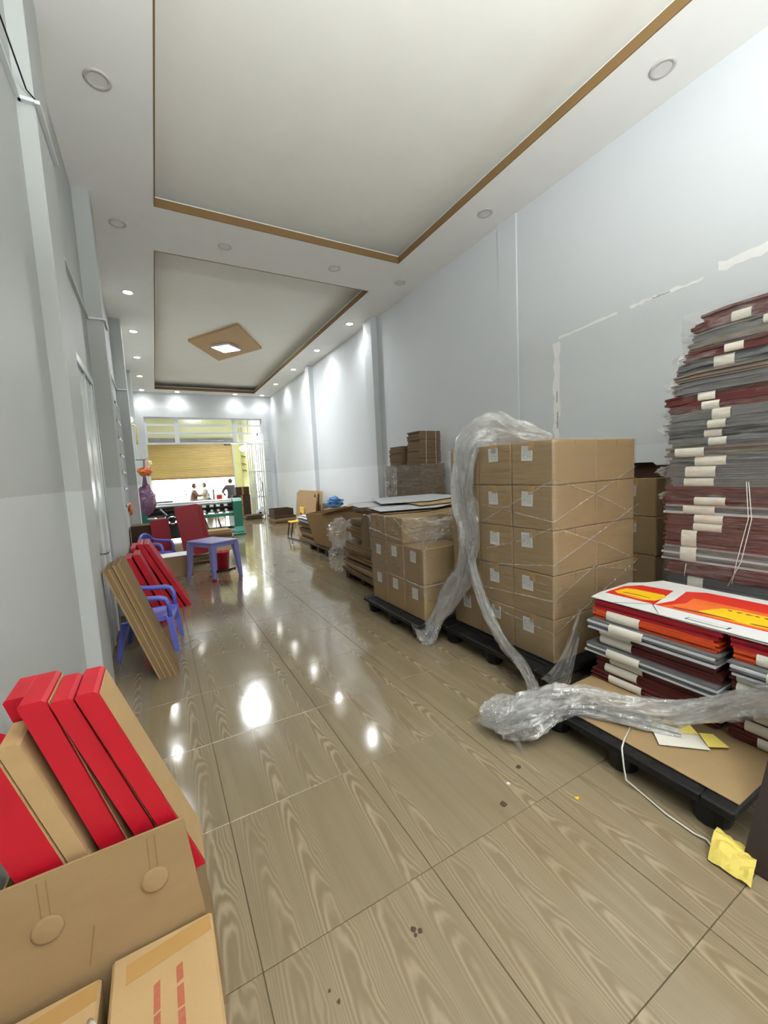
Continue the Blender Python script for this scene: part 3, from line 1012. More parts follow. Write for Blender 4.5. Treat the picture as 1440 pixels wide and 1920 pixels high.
# printed sheets lying on the low stack
def printed_sheet(z, dx, dy, ang, label):
    t = thing('printed_box_sheet', label, 'box sheet', (2.45 + dx, 1.0 + dy, z), 'printed sheets on the low stack')
    Mx = rot(ang, 'Z', (2.45, 1.0, 0)) @ Matrix.Translation((dx, dy, 0))
    e = .0035
    out = [(2.17, .40), (2.17, 1.47), (2.28, 1.49), (2.60, 1.50), (2.68, 1.44), (2.80, 1.40), (2.80, .40)]
    MB().prism([(a, b, z) for a, b in out], (0, 0, e), Mx).build('card', MAT['whiteb'], t)
    zz_ = z + e
    h = .0006
    def flat(poly, m_, nm, k):
        MB().prism([(a, b, zz_ + h * k) for a, b in poly], (0, 0, h * .9), Mx).build(nm, m_, t)
    flat([(2.30, 1.47), (2.50, 1.475), (2.60, 1.42), (2.62, 1.25), (2.30, 1.19)], MAT['red_ink'], 'red_print', 0)
    flat([(2.30, 1.19), (2.44, 1.16), (2.66, 1.20), (2.72, 1.12), (2.72, .42), (2.30, .42)], MAT['red_ink'], 'red_print', 0)
    flat([(2.31, 1.16), (2.44, 1.10), (2.56, 1.12), (2.56, .44), (2.31, .44)], MAT['orange_ink'], 'orange_print', 1)
    flat([(2.34, 1.42), (2.37, 1.45), (2.47, 1.44), (2.49, 1.40), (2.50, 1.24), (2.46, 1.21), (2.36, 1.22), (2.33, 1.27)], MAT['yellow_ink'], 'yellow_print', 1)
    flat([(2.372, 1.41), (2.388, 1.40), (2.396, 1.34), (2.392, 1.27), (2.380, 1.25), (2.386, 1.30), (2.384, 1.36)], MAT['dark_ink'], 'lettering', 2)
    flat([(2.338, 1.40), (2.345, 1.41), (2.350, 1.30), (2.342, 1.24)], MAT['orange_ink'], 'orange_print', 2)
    flat([(2.33, .98), (2.36, 1.01), (2.49, .96), (2.51, .90), (2.51, .45), (2.33, .45)], MAT['yellow_ink'], 'yellow_print', 2)
    for k in range(13):
        y = .93 - k * .036
        flat([(2.470, y), (2.484, y - .002), (2.482, y - .018 - .006 * (k % 3)), (2.468, y - .016)], MAT['dark_ink'], 'lettering', 3)
    flat([(2.318, 1.10), (2.330, 1.12), (2.352, 1.00), (2.350, .88), (2.338, .84), (2.334, .95)], MAT['dark_ink'], 'lettering', 3)
    flat([(2.345, .80), (2.358, .79), (2.364, .70), (2.358, .62), (2.348, .66)], MAT['dark_ink'], 'lettering', 3)
    flat([(2.336, .58), (2.348, .57), (2.350, .49), (2.338, .48)], MAT['dark_ink'], 'lettering', 3)
    # crease lines in the white flap
    flat([(2.17, 1.33), (2.172, 1.336), (2.30, 1.19), (2.298, 1.186)], MAT['dark_mt'], 'crease_line', 1)
    flat([(2.17, 1.10), (2.172, 1.104), (2.29, 1.19), (2.288, 1.194)], MAT['dark_mt'], 'crease_line', 1)
    flat([(2.20, 1.00), (2.232, .995), (2.232, .82), (2.20, .825)], MAT['dark_mt'], 'slot_outline', 1)
    flat([(2.204, .993), (2.228, .988), (2.228, .83), (2.204, .832)], MAT['whiteb'], 'slot_outline', 2)
    return t
printed_sheet(LOW_TOP + .001, .012, -.015, -2.0, 'white-edged red printed box sheet second from the top of low stack')
printed_sheet(LOW_TOP + .010, 0, 0, 0, 'red and yellow printed box sheet lying uppermost on the low stack')

# ------------------------------------------------------------------ brown bundles by the right wall, behind the short pile
random.seed(21)
def kbundle(x0, x1, y0, y1, z0, z1, label, m='kraft_d', grp='brown cardboard bundles by the wall', twine=True, leaf=.02, jy=.012):
    t = thing('cardboard_bundle', label, 'bundle', ((x0 + x1) / 2, (y0 + y1) / 2, z0), grp)
    n = max(3, int((z1 - z0) / leaf))
    h = (z1 - z0) / n
    mb_ = MB()
    for i in range(n):
        a, b, c_ = (random.uniform(-jy, jy) for _ in range(3))
        mb_.box(x0 + a, x1 + a * .3, y0 + b, y1 + c_, z0 + i * h + .001, z0 + (i + 1) * h - .001)
    mb_.build('folded_cartons', MAT[m], t)
    if twine:
        for f in (.3, .75):
            x = x0 + (x1 - x0) * f
            MB().tube([(x, y0 - .014, z0 + .004), (x, y0 - .016, z1 + .003), (x, y1 + .01, z1 + .003)], .003, 5).build('twine', MAT['string'], t)
    return t

kbundle(3.40, 3.84, 4.72, 5.98, 0, .45, 'brown cardboard bundle on the floor by the right wall', twine=False)
kbundle(3.40, 3.84, 4.75, 6.00, .45, .92, 'brown cardboard bundle stacked second by the right wall', twine=False)
kbundle(3.40, 3.84, 5.0, 6.02, .92, 1.50, 'wide film-wrapped cardboard bundle stacked by the right wall', m='kraft_d', twine=False, leaf=.03)
for i, (a, b) in enumerate(((1.50, 1.66), (1.66, 1.82), (1.82, 1.985))):
    kbundle(3.40 + .01 * i, 3.80, 5.02, 5.34, a, b, 'twine-tied brown bundle, %s of the higher three on the wrapped bundle' % ['lowest', 'middle', 'highest'][i])
for i, (a, b) in enumerate(((1.50, 1.68), (1.68, 1.80))):
    kbundle(3.40, 3.70, 5.50, 5.86, a, b, 'brown bundle, %s of the lower two on the wrapped bundle' % ['lower', 'upper'][i], twine=False)

# flattened cartons stacked beyond the short pile
random.seed(8)
def sheet_stack(name, x0, x1, y0, y1, z0, z1, n, label, cat, m, tilt=0.0, jit=.06, mats=None, grp=None):
    t = thing(name, label, cat, ((x0 + x1) / 2, (y0 + y1) / 2, z0), grp)
    h = (z1 - z0) / n
    for i in range(n):
        a, b = random.uniform(-jit, jit), random.uniform(-jit, jit)
        zz_ = z0 + i * h
        Mx = rot(random.uniform(-2.5, 2.5), 'Z', ((x0 + x1) / 2, (y0 + y1) / 2, 0))
        c = tilt * random.uniform(.7, 1.2)
        vs_ = []
        for dz in (.001, h - .001):
            for (yy, t_) in ((y0 + b, 0), (y1 + b, 1)):
                for xx in (x0 + a, x1 + a):
                    vs_.append((xx, yy, zz_ + dz + c * t_))
        o_ = MB().add(vs_, [(0, 2, 3, 1), (4, 5, 7, 6), (0, 1, 5, 4), (2, 6, 7, 3), (0, 4, 6, 2), (1, 3, 7, 5)], Mx).build('flattened_carton', random.choice(mats) if mats else MAT[m], t)
    return t

wp = thing('wooden_pallet', 'low wooden pallet under the flattened carton stack', 'pallet', (2.62, 4.6, 0))
for y in (4.15, 4.6, 5.05):
    MB().box(2.18, 3.14, y - .05, y + .05, 0, .07).build('runner', MAT['kraft_x'], wp)
for k in range(6):
    MB().box(2.18 + k * .17, 2.29 + k * .17, 4.08, 5.12, .0705, .09).build('board', MAT['kraft_x'], wp)
KM = [MAT['kraft_d'], MAT['kraft_e'], MAT['kraft_d'], MAT['kraft']]
sheet_stack('flat_carton_stack', 2.16, 3.10, 4.02, 5.05, .092, .50, 12, 'lower heap of flattened brown cartons on wooden pallet', 'cardboard', 'kraft_d', .02, .05, KM)
sheet_stack('flat_carton_stack', 2.22, 3.10, 3.98, 4.95, .545, .80, 8, 'upper heap of flattened brown cartons leaning over the pallet', 'cardboard', 'kraft_d', .03, .05, KM)
sheet_stack('flat_carton_stack', 2.42, 3.3, 3.95, 5.3, .85, .99, 4, 'loose brown cartons topping the flattened carton heap', 'cardboard', 'kraft_d', .0, .05, KM)

# loose white and brown sheets spread on top
def sheet(name, poly, z, th, m, label, cat='cardboard', grp=None, wav=.012, par=None):
    n = len(poly)
    vs_, zz_ = [], []
    for (a, b, *c) in poly:
        zz_.append(z + (c[0] if c else 0))
    p3 = [(poly[i][0], poly[i][1], zz_[i]) for i in range(n)]
    o_ = MB().prism(p3, (0, 0, th)).build(name, m, par)
    if par is None:
        tag(o_, label, cat, grp)
    return o_
sheet('card_sheet', [(1.90, 3.46), (2.36, 3.34), (2.84, 3.70), (2.60, 4.20), (2.08, 4.24)], 1.004, .006, MAT['kraft_d'], 'dark brown sheet under the white sheets on the short pile')
sheet('card_sheet', [(1.90, 3.52), (2.50, 3.38), (2.95, 3.62), (2.55, 4.05), (2.02, 4.02)], 1.028, .005, MAT['greysheet'], 'grey-white card sheet nearest the aisle on the short pile')
sheet('card_sheet', [(2.40, 3.55), (3.34, 3.62), (3.42, 4.35), (2.62, 4.50)], 1.045, .005, MAT['kraft_l'], 'pale brown card sheet on the right of the loose sheets')
sheet('card_sheet', [(2.16, 3.98), (2.72, 3.80), (3.40, 4.10), (3.46, 4.80), (2.50, 4.85)], 1.062, .005, MAT['greysheet'], 'large grey-white card sheet rearmost on the loose sheets')
sheet('card_sheet', [(2.00, 4.22), (2.44, 4.10), (2.60, 4.75), (2.16, 4.86)], 1.020, .006, MAT['greysheet'], 'small white card sheet left of the loose sheets')
# curled corrugated roll at the aisle side
poly_o = [(1.96, 3.97 + .12, .60)] + [(1.96, 3.97 + .12 * math.cos(PI * i / 14), .84 + .12 * math.sin(PI * i / 14)) for i in range(15)] + [(1.96, 3.97 - .12, .60)]
tag(MB().prism(poly_o, (.14, 0, 0)).build('cardboard_roll', MAT['kraft_d'], None, False), 'arched roll of brown corrugated board beside the short pile', 'cardboard')

# open carton, white sheets, stool, boards farther along the right wall
random.seed(31)
ob = thing('open_carton', 'tall open brown carton with gaping flaps standing by the right-wall heaps', 'carton', (3.0, 7.1, .12))
def quad(mb_, a, b, c, d_, th=.006):
    a, b, c, d_ = (Vector(p) for p in (a, b, c, d_))
    n_ = (b - a).cross(d_ - a).normalized() * th
    mb_.add([a, b, c, d_, a + n_, b + n_, c + n_, d_ + n_], [(3, 2, 1, 0), (4, 5, 6, 7), (0, 1, 5, 4), (1, 2, 6, 5), (2, 3, 7, 6), (3, 0, 4, 7)])
    return mb_
quad(MB(), (2.62, 6.62, .12), (2.56, 7.4, .12), (2.42, 7.45, .70), (2.46, 6.70, .74)).build('carton_side', MAT['kraft_l'], ob)
quad(MB(), (2.62, 6.62, .12), (3.22, 6.60, .12), (3.24, 6.66, .78), (2.46, 6.70, .74)).build('carton_side', MAT['kraft'], ob)
quad(MB(), (3.22, 6.60, .12), (3.20, 7.4, .12), (3.22, 7.4, .78), (3.24, 6.66, .78)).build('carton_side', MAT['kraft'], ob)
quad(MB(), (2.56, 7.4, .12), (3.20, 7.4, .12), (3.22, 7.4, .78), (2.42, 7.45, .70)).build('carton_side', MAT['kraft'], ob)
quad(MB(), (2.46, 6.70, .74), (3.24, 6.66, .78), (3.26, 6.42, .90), (2.56, 6.48, .80)).build('flap', MAT['kraft_l'], ob)
wp2 = thing('wooden_pallet', 'small dark wooden pallet under the tall open carton', 'pallet', (2.9, 7.1, 0))
for y in (6.7, 7.1, 7.5):
    MB().box(2.5, 3.3, y - .05, y + .05, 0, .09).build('runner', MAT['kraft_x'], wp2)
for k in range(5):
    MB().box(2.5 + k * .17, 2.61 + k * .17, 6.62, 7.6, .0905, .115).build('board', MAT['kraft_x'], wp2)
sheet_stack('flat_carton_stack', 2.78, 3.75, 7.9, 9.0, .0, .40, 9, 'low heap of flattened cartons under white sheets by the right wall', 'cardboard', 'kraft_d', .0, .04, KM)
for i in range(5):
    dx, dy = random.uniform(-.08, .08), random.uniform(-.1, .1)
    sheet('card_sheet', [(2.72 + dx, 7.95 + dy, 0), (3.40 + dx, 7.88 + dy, .05), (3.50 + dx, 8.95 + dy, .06), (2.74 + dx, 9.05 + dy, .0)], .405 + i * .03, .006, MAT['greysheet'],
          'white card sheet, %s up in the pile by the right wall' % ORD[i], grp='white sheets by the right wall')
for i in range(3):
    sheet('card_sheet', [(2.95 + .1 * i, 7.7, 0), (3.7, 7.6, .04), (3.8, 8.2, .05), (3.1, 8.3, 0)], .58 + i * .045, .006, MAT['kraft_l'],
          'brown card sheet, %s up, sliding off the white sheets' % ORD[i], grp='brown sheets on the white sheets')
for i in range(5):
    a = (2.56 + .03 * i, 9.3 - .28 * i, .014)
    b = (2.70, 8.05 - .1 * i, .03 + .012 * i)
    tag(MB().tube([a, b], .012, 6).build('metal_rod', MAT['dark_mt']), 'dark thin rod, %s from the door, lying under the white sheets' % ORD[i], 'rod', 'dark rods on the floor')
ys_ = thing('step_stool', 'yellow folding stool with black legs beside the white sheets', 'stool', (2.9, 9.5, 0))
MB().cbox(2.70, 3.02, 9.38, 9.70, .32, .35, .006).build('seat', MAT['yellow_ink'], ys_)
MB().cbox(3.02, 3.05, 9.38, 9.70, .52, .66, .006).build('backrest', MAT['yellow_ink'], ys_)
for (x_, y_) in ((2.71, 9.40), (2.71, 9.68)):
    MB().cyl((x_ - .03, y_, 0), (x_ + .03, y_, .33), .012, 8).build('leg', MAT['black'], ys_)
for y_ in (9.40, 9.68):
    MB().cyl((3.06, y_, 0), (3.03, y_, .62), .012, 8).build('leg', MAT['black'], ys_)
# boards leaning against the right wall
for i in range(4):
    x = 3.48 + i * .05
    y0_, y1_ = ((10.05, 10.85), (10.35, 11.85), (10.2, 11.9), (10.0, 11.95))[i]
    zt_ = (.84, .93, .97, .99)[i]
    tag(quad(MB(), (x, y0_, 0.0), (x, y1_, 0.0), (x + .11, y1_, zt_), (x + .11, y0_, zt_), .012).build('leaning_cardboard', MAT['kraft_l']),
        'tan cardboard panel leaning on the right wall, %s from the wall' % ORD[3 - i], 'cardboard', 'panels leaning on the right wall')
# low cardboard near the doorway
sheet_stack('flat_carton_stack', 3.06, 3.72, 12.35, 13.2, 0, .22, 5, 'small pile of flattened cartons near the far doorway', 'cardboard', 'kraft_d', 0, .04, [MAT['kraft_x'], MAT['kraft_d'], MAT['kraft']])
bx = thing('open_tray', 'shallow open brown carton on the pile near the far doorway', 'carton', (3.4, 12.9, .225))
for (a, b, c, d_) in ((3.1, 3.7, 12.55, 12.56), (3.1, 3.7, 13.2, 13.21), (3.1, 3.11, 12.56, 13.2), (3.69, 3.7, 12.56, 13.2)):
    MB().box(a, b, c, d_, .225, .42).build('carton_side', MAT['kraft_x'], bx)

# blue bag
def blob(name, c, r, m, label, cat, seed=0, n=(18, 14), amp=.25, sq=(1, 1, 1), smooth=False, parent=None):
    random.seed(seed)
    mb_ = MB()
    off = Vector((seed * 3.1, seed * 1.7, 0))
    def fn(u, v):
        th, ph = u * 2 * PI, (v - .5) * PI
        d_ = Vector((math.cos(ph) * math.cos(th), math.cos(ph) * math.sin(th), math.sin(ph)))
        k_ = 1 + amp * mnoise.noise(d_ * 2.2 + off) + amp * .6 * mnoise.noise(d_ * 6 + off)
        return (c[0] + d_.x * r * k_ * sq[0], c[1] + d_.y * r * k_ * sq[1], c[2] + d_.z * r * k_ * sq[2])
    mb_.grid(fn, n[0], n[1])
    o_ = mb_.build(name, m, parent, smooth, fix=False)
    if label:
        tag(o_, label, cat)
    return o_
blob('plastic_bag', (3.25, 8.0, .83), .16, MAT['blue_bag'], 'crumpled light blue plastic bag on the right-wall heap', 'bag', 4, sq=(1, 1.3, .7), amp=.5)

# ------------------------------------------------------------------ foreground, lower left
def lean_slab(name, x0, x1, z0, z1, y0, y1, slope, label, grp, parts=True, m='red', face='kraft_l', lip=True, cat='box'):
    """red flat box leaning to the left wall: front section in XZ extruded along Y"""
    t = thing(name, label, cat, ((x0 + x1) / 2 + slope * (z1 - z0), (y0 + y1) / 2, z0), grp)
    dx = slope * (z1 - z0)
    c = .006
    poly = [(x0 + dx, y0, z0), (x1 + dx, y0, z0), (x1 + c * slope, y0, z1 - c), (x1 - c, y0, z1), (x0 + c, y0, z1), (x0 + c * slope, y0, z1 - c)]
    MB().prism(poly, (0, y1 - y0, 0)).build('box_body', MAT[m], t)
    if face:
        a = .012 if lip else 0
        e = .0016
        MB().prism([(x1 + dx, y0 + a, z0 + .002), (x1 + dx + e, y0 + a, z0 + .002), (x1 + e + .012 * slope, y0 + a, z1 - .012), (x1 + .012 * slope, y0 + a, z1 - .012)], (0, y1 - y0 - a, 0)).build('kraft_side', MAT[face], t)
    return t

G = 'red boxes in the foreground carton'
lean_slab('red_box_slab', -.206, -.163, .40, .945, 1.13, 1.285, .345, 'red flat box in the foreground carton, rightmost', G)
lean_slab('red_box_slab', -.253, -.211, .40, .941, 1.137, 1.285, .335, 'red flat box in the foreground carton, second from the right', G)
lean_slab('red_box_slab', -.309, -.259, .40, .950, 1.14, 1.31, .285, 'red flat box in the foreground carton, third from the right', G)
lean_slab('red_box_slab', -.362, -.316, .40, .925, 1.25, 1.38, .27, 'red flat box in the foreground carton, fourth from the right', G)
lean_slab('kraft_box_slab', -.349, -.310, .40, .872, 1.13, 1.24, .30, 'bare tan flat box among the red boxes in the foreground carton', G, m='kraft_l', face=None)
lean_slab('red_box_slab', -.437, -.352, .40, .868, 1.125, 1.21, .295, 'short thick red box in the foreground carton, nearest the wall', G, lip=False)

fc = thing('open_carton', 'open brown carton holding red boxes in the lower left corner', 'carton', (-.2, 1.25, 0))
def skew_panel(mb_, xa0, xb0, xa1, xb1, z0, z1, y0, th):
    return mb_.prism([(xa0, y0, z0), (xb0, y0, z0), (xb1, y0, z1), (xa1, y0, z1)], (0, th, 0))
fp = skew_panel(MB(), -.42, .045, -.45, -.014, 0, .575, 1.10, .006).build('front_panel', MAT['kraft'], fc)
skew_panel(MB(), -.42, .03, -.45, -.03, 0, .38, 1.42, .006).build('back_panel', MAT['kraft'], fc)
MB().prism([(-.42, 1.106, 0), (-.414, 1.106, 0), (-.434, 1.106, .39), (-.44, 1.106, .39)], (0, .314, 0)).build('side_panel', MAT['kraft'], fc)
MB().prism([(.037, 1.106, 0), (.043, 1.106, 0), (.004, 1.106, .375), (-.002, 1.106, .375)], (0, .314, 0)).build('side_panel', MAT['kraft'], fc)
MB().box(-.40, -.004, 1.11, 1.415, .37, .39).build('inner_pad', MAT['kraft'], fc)
for (hx, hz) in ((-.088, .448), (-.298, .446)):
    Mx = Matrix.Translation((hx, 1.0985, hz)) @ Matrix.Rotation(PI / 2 - .10, 4, 'X')
    MB().lathe([(.0001, .003), (.024, .0035), (.030, .0015), (.031, -.004), (.0001, -.004)], 24, Mx).build('punched_disc', MAT['kraft'], fc, True)
    for dx in (-.008, .008):
        MB().box(hx + dx - .0012, hx + dx + .0012, 1.0992, 1.1005, hz + .03, hz + .115).build('score_line', MAT['kraft_e'], fc)
MB().prism([(-.235, 1.0992, .31), (-.232, 1.0992, .31), (-.215, 1.0992, .40), (-.218, 1.0992, .405)], (0, .002, 0)).build('score_line', MAT['kraft_e'], fc)

def near_box(x0, x1, y0, y1, z1, label):
    t = thing('carton', label, 'carton', ((x0 + x1) / 2, (y0 + y1) / 2, 0), 'closed cartons in the lower left corner')
    MB().cbox(x0, x1, y0, y1, 0, z1, .006).build('carton_body', MAT['kraft_l'], t)
    MB().prism([(x0 + .03, y1 - .075, z1 - .0002), (x1 - .006, y1 - .05, z1 - .0002), (x1 - .006, y1 - .008, z1 - .0002), (x0 + .03, y1 - .03, z1 - .0002)], (0, 0, .0008)).build('packing_tape', MAT['tape'], t)
    return t
nb = near_box(-.190, .028, .52, 1.092, .30, 'closed tan carton with red printing in the lower left corner')
near_box(-.445, -.212, .50, 1.085, .285, 'closed tan carton beside the left wall at the picture edge')
random.seed(2)
for (sx_, w_, y0_) in ((-.098, .013, .985), (-.052, .014, .998)):
    y = y0_
    while y > .60:
        L = random.uniform(.022, .06)
        s_ = random.uniform(.002, .006)
        MB().prism([(sx_ - w_ / 2, y - L, .2998), (sx_ + w_ / 2, y - L + s_, .2998), (sx_ + w_ / 2, y + s_, .2998), (sx_ - w_ / 2, y, .2998)], (0, 0, .0007)).build('printing', MAT['print_red'], nb)
        y -= L + random.uniform(.004, .010)
tag(MB().tube([(-.205, .72, .315), (-.207, .88, .318), (-.214, .96, .315), (-.222, .985, .300)], [.007, .008, .008, .006], 8).build('plastic_strip', MAT['string'], None, True), 'thin white plastic strip lying over the gap between the near cartons', 'strip')

# ------------------------------------------------------------------ left wall, middle distance
lp = thing('folded_carton_pack', 'thick pack of folded brown cartons leaning on the left pillar', 'cardboard', (-.03, 3.47, 0))
n = 8
for i in range(n):
    a, b = i / n, (i + 1) / n - .012
    bl, br, tl, tr = Vector((-.102, 0, 0)), Vector((.036, 0, 0)), Vector((-.365, 0, .835)), Vector((-.247, 0, .886))
    j = random.uniform(-.012, .012)
    yy = 3.30 + random.uniform(0, .012)
    P = [bl.lerp(br, a), bl.lerp(br, b), tl.lerp(tr, b) + Vector((0, 0, j)), tl.lerp(tr, a) + Vector((0, 0, j))]
    MB().prism([(p.x, yy, p.z) for p in P], (0, .34, 0)).build('folded_carton', MAT['kraft_e'] if i % 2 else MAT['kraft'], lp)

def chair(loc, rz, m, label):
    t = thing('plastic_armchair', label, 'chair', loc, 'small plastic armchairs')
    Mx = Matrix.Translation(loc) @ Matrix.Rotation(math.radians(rz), 4, 'Z')
    # local: faces +X, width along Y
    def seatf(u, v):
        x_, y_ = -.15 + .33 * u, -.16 + .32 * v
        return (x_, y_, .30 - .018 * math.sin(PI * v) * math.sin(PI * min(1, u * 1.1)) - .02 * max(0, u - .85) / .15)
    mb_ = MB()
    mb_.grid(seatf, 10, 10, Mx)
    mb_.grid(lambda u, v: (lambda p: (p[0], p[1], p[2] - .022))(seatf(u, v)), 10, 10, Mx)
    for k in range(10):
        pass
    mb_.cbox(-.155, .185, -.165, -.150, .262, .304, .004, Mx)
    mb_.cbox(-.155, .185, .150, .165, .262, .304, .004, Mx)
    mb_.cbox(.172, .190, -.165, .165, .255, .292, .004, Mx)
    mb_.build('seat', m, t, False, fix=False)
    # backrest: curved shell of slats inside a rim
    def backp(s_, h):
        ang = (s_ - .5) * 1.9
        return Vector((-.16 - .05 * math.cos(ang) + .05 - .10 * (h - .30), .18 * math.sin(ang) / math.sin(.95), h))
    for k in range(5):
        s_ = .12 + k * .19
        top = .60 - .05 * (2 * s_ - 1) ** 2
        bk = MB()
        def f(u, v, s_=s_, top=top):
            p = backp(s_ + (u - .5) * .13, .30 + v * (top - .30))
            return p
        bk.grid(f, 3, 6, Mx)
        bk.grid(lambda u, v: f(u, v) + Vector((-.010, 0, 0)), 3, 6, Mx)
        bk.build('back_slat', m, t, True, fix=False)
    rim = [backp(i / 16, .585 - .07 * (2 * i / 16 - 1) ** 2 + .025) for i in range(17)]
    MB().tube(rim, .019, 8, Mx).build('back_rim', m, t, True)
    for sgn in (-1, 1):
        y_ = .18 * sgn
        path = [(-.17, y_, .52), (-.10, y_ * 1.04, .49), (.0, y_ * 1.06, .475), (.10, y_ * 1.06, .47), (.145, y_ * 1.05, .455), (.165, y_ * 1.02, .41), (.168, y_, .30)]
        MB().tube(path, [.018, .019, .021, .021, .021, .020, .018], 10, Mx).build('armrest', m, t, True)
        for (xa, xb) in ((.165, .200), (-.16, -.225)):
            lg = MB()
            w0, w1 = .036, .022
            vs_ = []
            for (xx, zz_, w_) in ((xb, 0, w1), (xa, .30, w0)):
                for (dx_, dy_) in ((-w_, -w_), (w_, -w_), (w_, w_), (-w_, w_)):
                    vs_.append((xx + dx_ * .7, y_ * (1.0 if zz_ else 1.12) + dy_ * .7, zz_))
            lg.add(vs_, [(3, 2, 1, 0), (4, 5, 6, 7), (0, 1, 5, 4), (1, 2, 6, 5), (2, 3, 7, 6), (3, 0, 4, 7)], Mx)
            lg.build('leg', m, t)
    return t

chair((-.13, 4.02, 0), -8, MAT['blue_pl'], 'blue plastic armchair behind the leaning carton pack')
chair((-.06, 7.42, 0), -25, MAT['blue_pl'], 'blue plastic armchair behind the red leaning boxes, by the table')

# violet plastic table
tb_ = thing('plastic_table', 'small violet plastic table standing in the left aisle', 'table', (.64, 6.45, 0))
near_c = Vector((.60, 6.05, 0)); ul = Vector((-.47, .883, 0)); ur = Vector((.883, .47, 0))
WL, WR = .60, .44
Mt = Matrix(((ur.x, ul.x, 0, near_c.x), (ur.y, ul.y, 0, near_c.y), (0, 0, 1, 0), (0, 0, 0, 1)))
MB().cbox(0, WR, 0, WL, .525, .55, .010, Mt).build('table_top', MAT['violet_pl'], tb_)
for (a, b, c, d_) in ((.02, WR - .02, .012, .028), (.02, WR - .02, WL - .028, WL - .012), (.012, .028, .02, WL - .02), (WR - .028, WR - .012, .02, WL - .02)):
    MB().box(a, b, c, d_, .478, .527, Mt).build('apron', MAT['violet_pl'], tb_)
for (fx, fy, sx_, sy_) in ((0, 0, -1, -1), (WR, 0, 1, -1), (0, WL, -1, 1), (WR, WL, 1, 1)):
    cx, cy = fx - sx_ * .035, fy - sy_ * .035
    lg = MB()
    vs_ = []
    for (z_, w_, o_) in ((0.0, .020, .035), (.30, .030, .012), (.47, .036, 0), (.526, .034, 0)):
        for (dx_, dy_) in ((-w_, -w_), (w_, -w_), (w_, w_), (-w_, w_)):
            vs_.append((cx + sx_ * o_ + dx_, cy + sy_ * o_ + dy_, z_ + (.0 if (fx or fy) or z_ > 0 else .045)))
    fs_ = [(3, 2, 1, 0), (12, 13, 14, 15)]
    for q in range(3):
        for k in range(4):
            k2 = (k + 1) % 4
            fs_.append((q * 4 + k, q * 4 + k2, q * 4 + 4 + k2, q * 4 + 4 + k))
    lg.add(vs_, fs_, Mt)
    lo = lg.build('leg', MAT['violet_pl'], tb_)
    if not (fx or fy):
        MB().cbox(cx - .035 - .022, cx - .035 + .022, cy - .035 - .022, cy - .035 + .022, 0, .048, .004, Mt).build('foot_cap', MAT['red_d'], lo)

# red flat boxes leaning on the wall behind the chair
random.seed(14)
G = 'red boxes leaning behind the blue chair'
k_ = 0
for (y0_, y1_, xt, xb, zt_, w_) in ((4.62, 4.98, -.40, -.13, .66, .06), (4.64, 5.0, -.325, -.06, .70, .055), (4.70, 5.04, -.26, .01, .72, .06),
                                  (5.07, 5.50, -.295, .045, .74, .05), (5.09, 5.55, -.235, .115, .77, .055), (5.12, 5.62, -.17, .19, .76, .05)):
    sl = (xb - xt) / zt_
    lean_slab('red_box_slab', xt, xt + w_, 0.0, zt_, y0_, y1_, sl, 'red flat box leaning by the left wall, %s from the near end' % ORD[k_], G, face=None)
    k_ += 1
# big red boxes standing behind the table
G = 'large red boxes behind the table'
sheet_stack('flat_carton_stack', -.12, .80, 7.62, 8.06, 0, .115, 4, 'flattened cartons under the standing red boxes', 'cardboard', 'kraft_d', 0, .02, KM)
for i in range(5):
    y = 7.62 + i * .055
    t = thing('red_box_slab', 'large red box behind the violet table, %s from the front' % ORD[i], 'box', (.48, y, .118), G)
    sl = rot(-7, 'Y', (.36, 0, .12)) @ rot(-5, 'X', (0, 7.6, .12))
    MB().cbox(.34 + .022 * i, .70 + .022 * i, y, y + .05, .135 + .004 * i, 1.00 - .012 * i, .005, sl).build('red_box', MAT['red_d'], t)
    MB().box(.70 + .022 * i, .703 + .022 * i, y + .006, y + .044, .14, .97 - .012 * i, sl).build('box_side', MAT['red'], t)
for i in range(2):
    y = 7.86 + i * .07
    t = thing('red_box_slab', 'upright red box beside the far blue chair, %s one' % ('front', 'rear')[i], 'box', (.03, y, .118), 'upright red boxes by the far chair')
    MB().cbox(-.11, .17, y, y + .065, .12, .80 - .02 * i, .005, rot(-2, 'Y', (0, 0, .12))).build('red_box', MAT['red_d'], t)
    MB().box(-.105, .165, y + .004, y + .06, .797 - .02 * i, .801 - .02 * i, rot(-2, 'Y', (0, 0, .12))).build('box_end', MAT['red'], t)
bk = thing('red_bucket', 'red plastic bucket on the floor under the violet table', 'bucket', (.83, 6.92, 0))
MB().lathe([(.0001, .004), (.088, .0), (.115, .26), (.124, .262), (.124, .28), (.112, .28), (.085, .012), (.0001, .01)], 24, Matrix.Translation((.83, 6.92, 0))).build('bucket_wall', MAT['red_pl'], bk, True)
MB().tube([(.83 + .12 * math.cos(a / 10 * PI), 6.92 - .03, .27 - .05 * math.sin(a / 10 * PI)) for a in range(11)], .004, 6).build('handle', MAT['whiteb'], bk, True)
tag(MB().tube([(.63, 6.80, .012), (.75, 6.70, .014), (.90, 6.72, .013), (1.0, 6.80, .012)], .012, 6).build('black_tube', MAT['black'], None, True), 'short black tube lying on the floor by the bucket', 'tube')
cbx = thing('carton', 'low tan carton with pale top on the floor left of the table', 'carton', (.18, 7.0, 0))
MB().cbox(-.06, .40, 6.80, 7.14, 0, .31, .006).build('carton_body', MAT['kraft'], cbx)
MB().cbox(-.08, .42, 6.78, 7.16, .3105, .318, .002).build('lid', MAT['patch'], cbx)
bfx = thing('carton', 'dark brown carton against the left wall behind the red boxes', 'carton', (-.25, 8.3, 0))
MB().cbox(-.43, -.10, 8.10, 8.50, 0, .70, .006).build('carton_body', MAT['kraft_x'], bfx)
